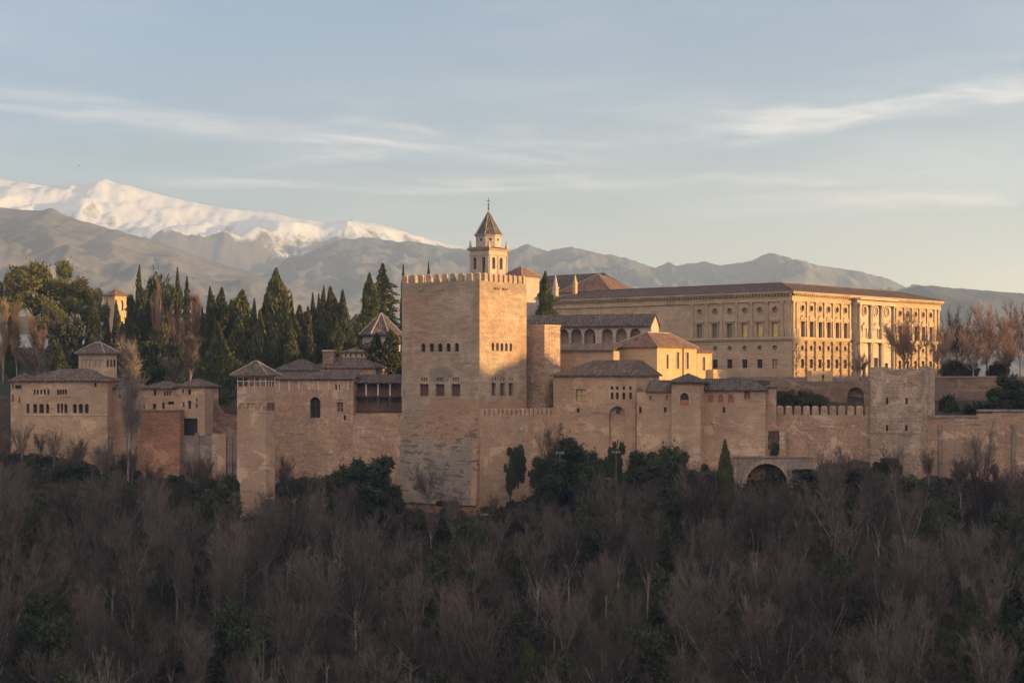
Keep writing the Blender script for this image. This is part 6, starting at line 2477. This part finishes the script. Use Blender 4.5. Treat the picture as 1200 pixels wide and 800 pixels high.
# ================================================================== LAMP POSTS AND SMALL THINGS
def lamp(px, ytop, ybot, Y, lab):
    x = wx(px, Y)
    z0_, z1_ = wz(ybot, Y), wz(ytop, Y)
    o = bpy.data.objects.new('floodlight_post', None)
    COL.objects.link(o)
    o.location = (x, Y, z0_)
    h_ = z1_ - z0_
    m_ = MB()
    m_.tube([(0, 0, -3), (0, 0, h_)], [0.07, 0.05], 8)
    m_.box(-0.7, 0.7, -0.05, 0.05, h_ - 0.1, h_)
    m_.build('pole', LAMPGREY, o)
    for sx in (-0.55, 0.05, 0.55):
        m_ = MB()
        m_.prism([(sx - 0.2, 0.1), (sx + 0.2, 0.1), (sx + 0.2, 0.5), (sx - 0.2, 0.5)], h_ + 0.003, h_ + 0.24, [(sx - 0.16, 0.0), (sx + 0.16, 0.0), (sx + 0.16, 0.4), (sx - 0.16, 0.4)])
        m_.build('lamp_head', LAMPWHITE, o)
    tag(o, lab, 'floodlight', 'floodlight posts below the walls')


lamp(361.5, 547, 571, 330, 'white floodlight post on the green bank right of the balcony tower')
lamp(567.5, 603, 622, 327, 'white floodlight post at the foot of the big tower corner')
lamp(722, 530, 552, 327, 'white floodlight post among evergreens below the hall')
lamp(656, 531, 556, 327, 'white floodlight post between the big tower and the hall')
# one visitor on the terrace before the palace
fx_, fy_ = wx(964.5, 378.0), 378.0
pv = [(0, 0, .95), (0, 0, 1.2), (0, 0, 1.42), (0, -.01, 1.52), (0, -.02, 1.62), (0, -.02, 1.73),
      (.10, 0, .90), (.11, -.02, .50), (.12, 0, .08), (.12, -.13, .03), (-.10, 0, .90), (-.11, .02, .50), (-.12, .05, .08), (-.12, -.08, .03),
      (.19, 0, 1.42), (.24, 0, 1.14), (.23, -.06, .90), (.23, -.08, .80), (-.19, 0, 1.42), (-.24, 0, 1.14), (-.23, -.06, .90), (-.23, -.08, .80)]
pe_ = [(0, 1), (1, 2), (2, 3), (3, 4), (4, 5), (0, 6), (6, 7), (7, 8), (8, 9), (0, 10), (10, 11), (11, 12), (12, 13), (2, 14), (14, 15), (15, 16), (16, 17), (2, 18), (18, 19), (19, 20), (20, 21)]
pr_ = [.15, .14, .15, .06, .095, .075, .10, .07, .05, .04, .10, .07, .05, .04, .065, .05, .04, .035, .065, .05, .04, .035]
pm_ = bpy.data.meshes.new('body')
pm_.from_pydata(pv, pe_, [])
ps_ = bpy.data.objects.new('person', pm_)
COL.objects.link(ps_)
ps_.location = (fx_, fy_, height(fx_, fy_))
sk = ps_.modifiers.new('skin', 'SKIN')
for v_, r_ in zip(pm_.skin_vertices[0].data if pm_.skin_vertices else [], pr_):
    v_.radius = (r_, r_)
if not pm_.skin_vertices:
    bm_ = __import__('bmesh').new()
    bm_.from_mesh(pm_)
    ly = bm_.verts.layers.skin.verify()
    bm_.verts.ensure_lookup_table()
    for v_, r_ in zip(bm_.verts, pr_):
        v_[ly].radius = (r_, r_)
    bm_.verts[0][ly].use_root = True
    bm_.to_mesh(pm_)
    bm_.free()
ps_.modifiers.new('smooth', 'SUBSURF').render_levels = 1
pm_.materials.append(plain('dark_clothes', (0.04, 0.035, 0.04)))
tag(ps_, 'person in dark clothes standing by the sunlit stone block', 'person')
b_ = bpy.data.objects.new('bird', None)
COL.objects.link(b_)
b_.location = (wx(93, 300), 300, wz(194.5, 300))
m_ = MB()
m_.tube([(-0.13, 0, 0), (-0.05, 0, 0.02), (0.07, 0, 0.01), (0.16, 0, 0)], [0.01, 0.045, 0.04, 0.01], 6)
m_.build('body', IRON, b_)
for sg in (-1, 1):
    m_ = MB()
    m_.v += [(-0.04, sg * 0.02, 0.03), (0.06, sg * 0.02, 0.03), (0.02, sg * 0.18, 0.09), (-0.03, sg * 0.34, 0.05), (-0.04, sg * 0.16, 0.07), (0.0, sg * 0.12, 0.055)]
    m_.f += [(0, 1, 2, 4), (4, 2, 3)]
    m_.mi += [0, 0]
    m_.build('wing', IRON, b_)
tag(b_, 'tiny dark bird flying above the snowy summit', 'bird')
lamp(316, 584, 602, 326, 'white floodlight post below the balcony tower')
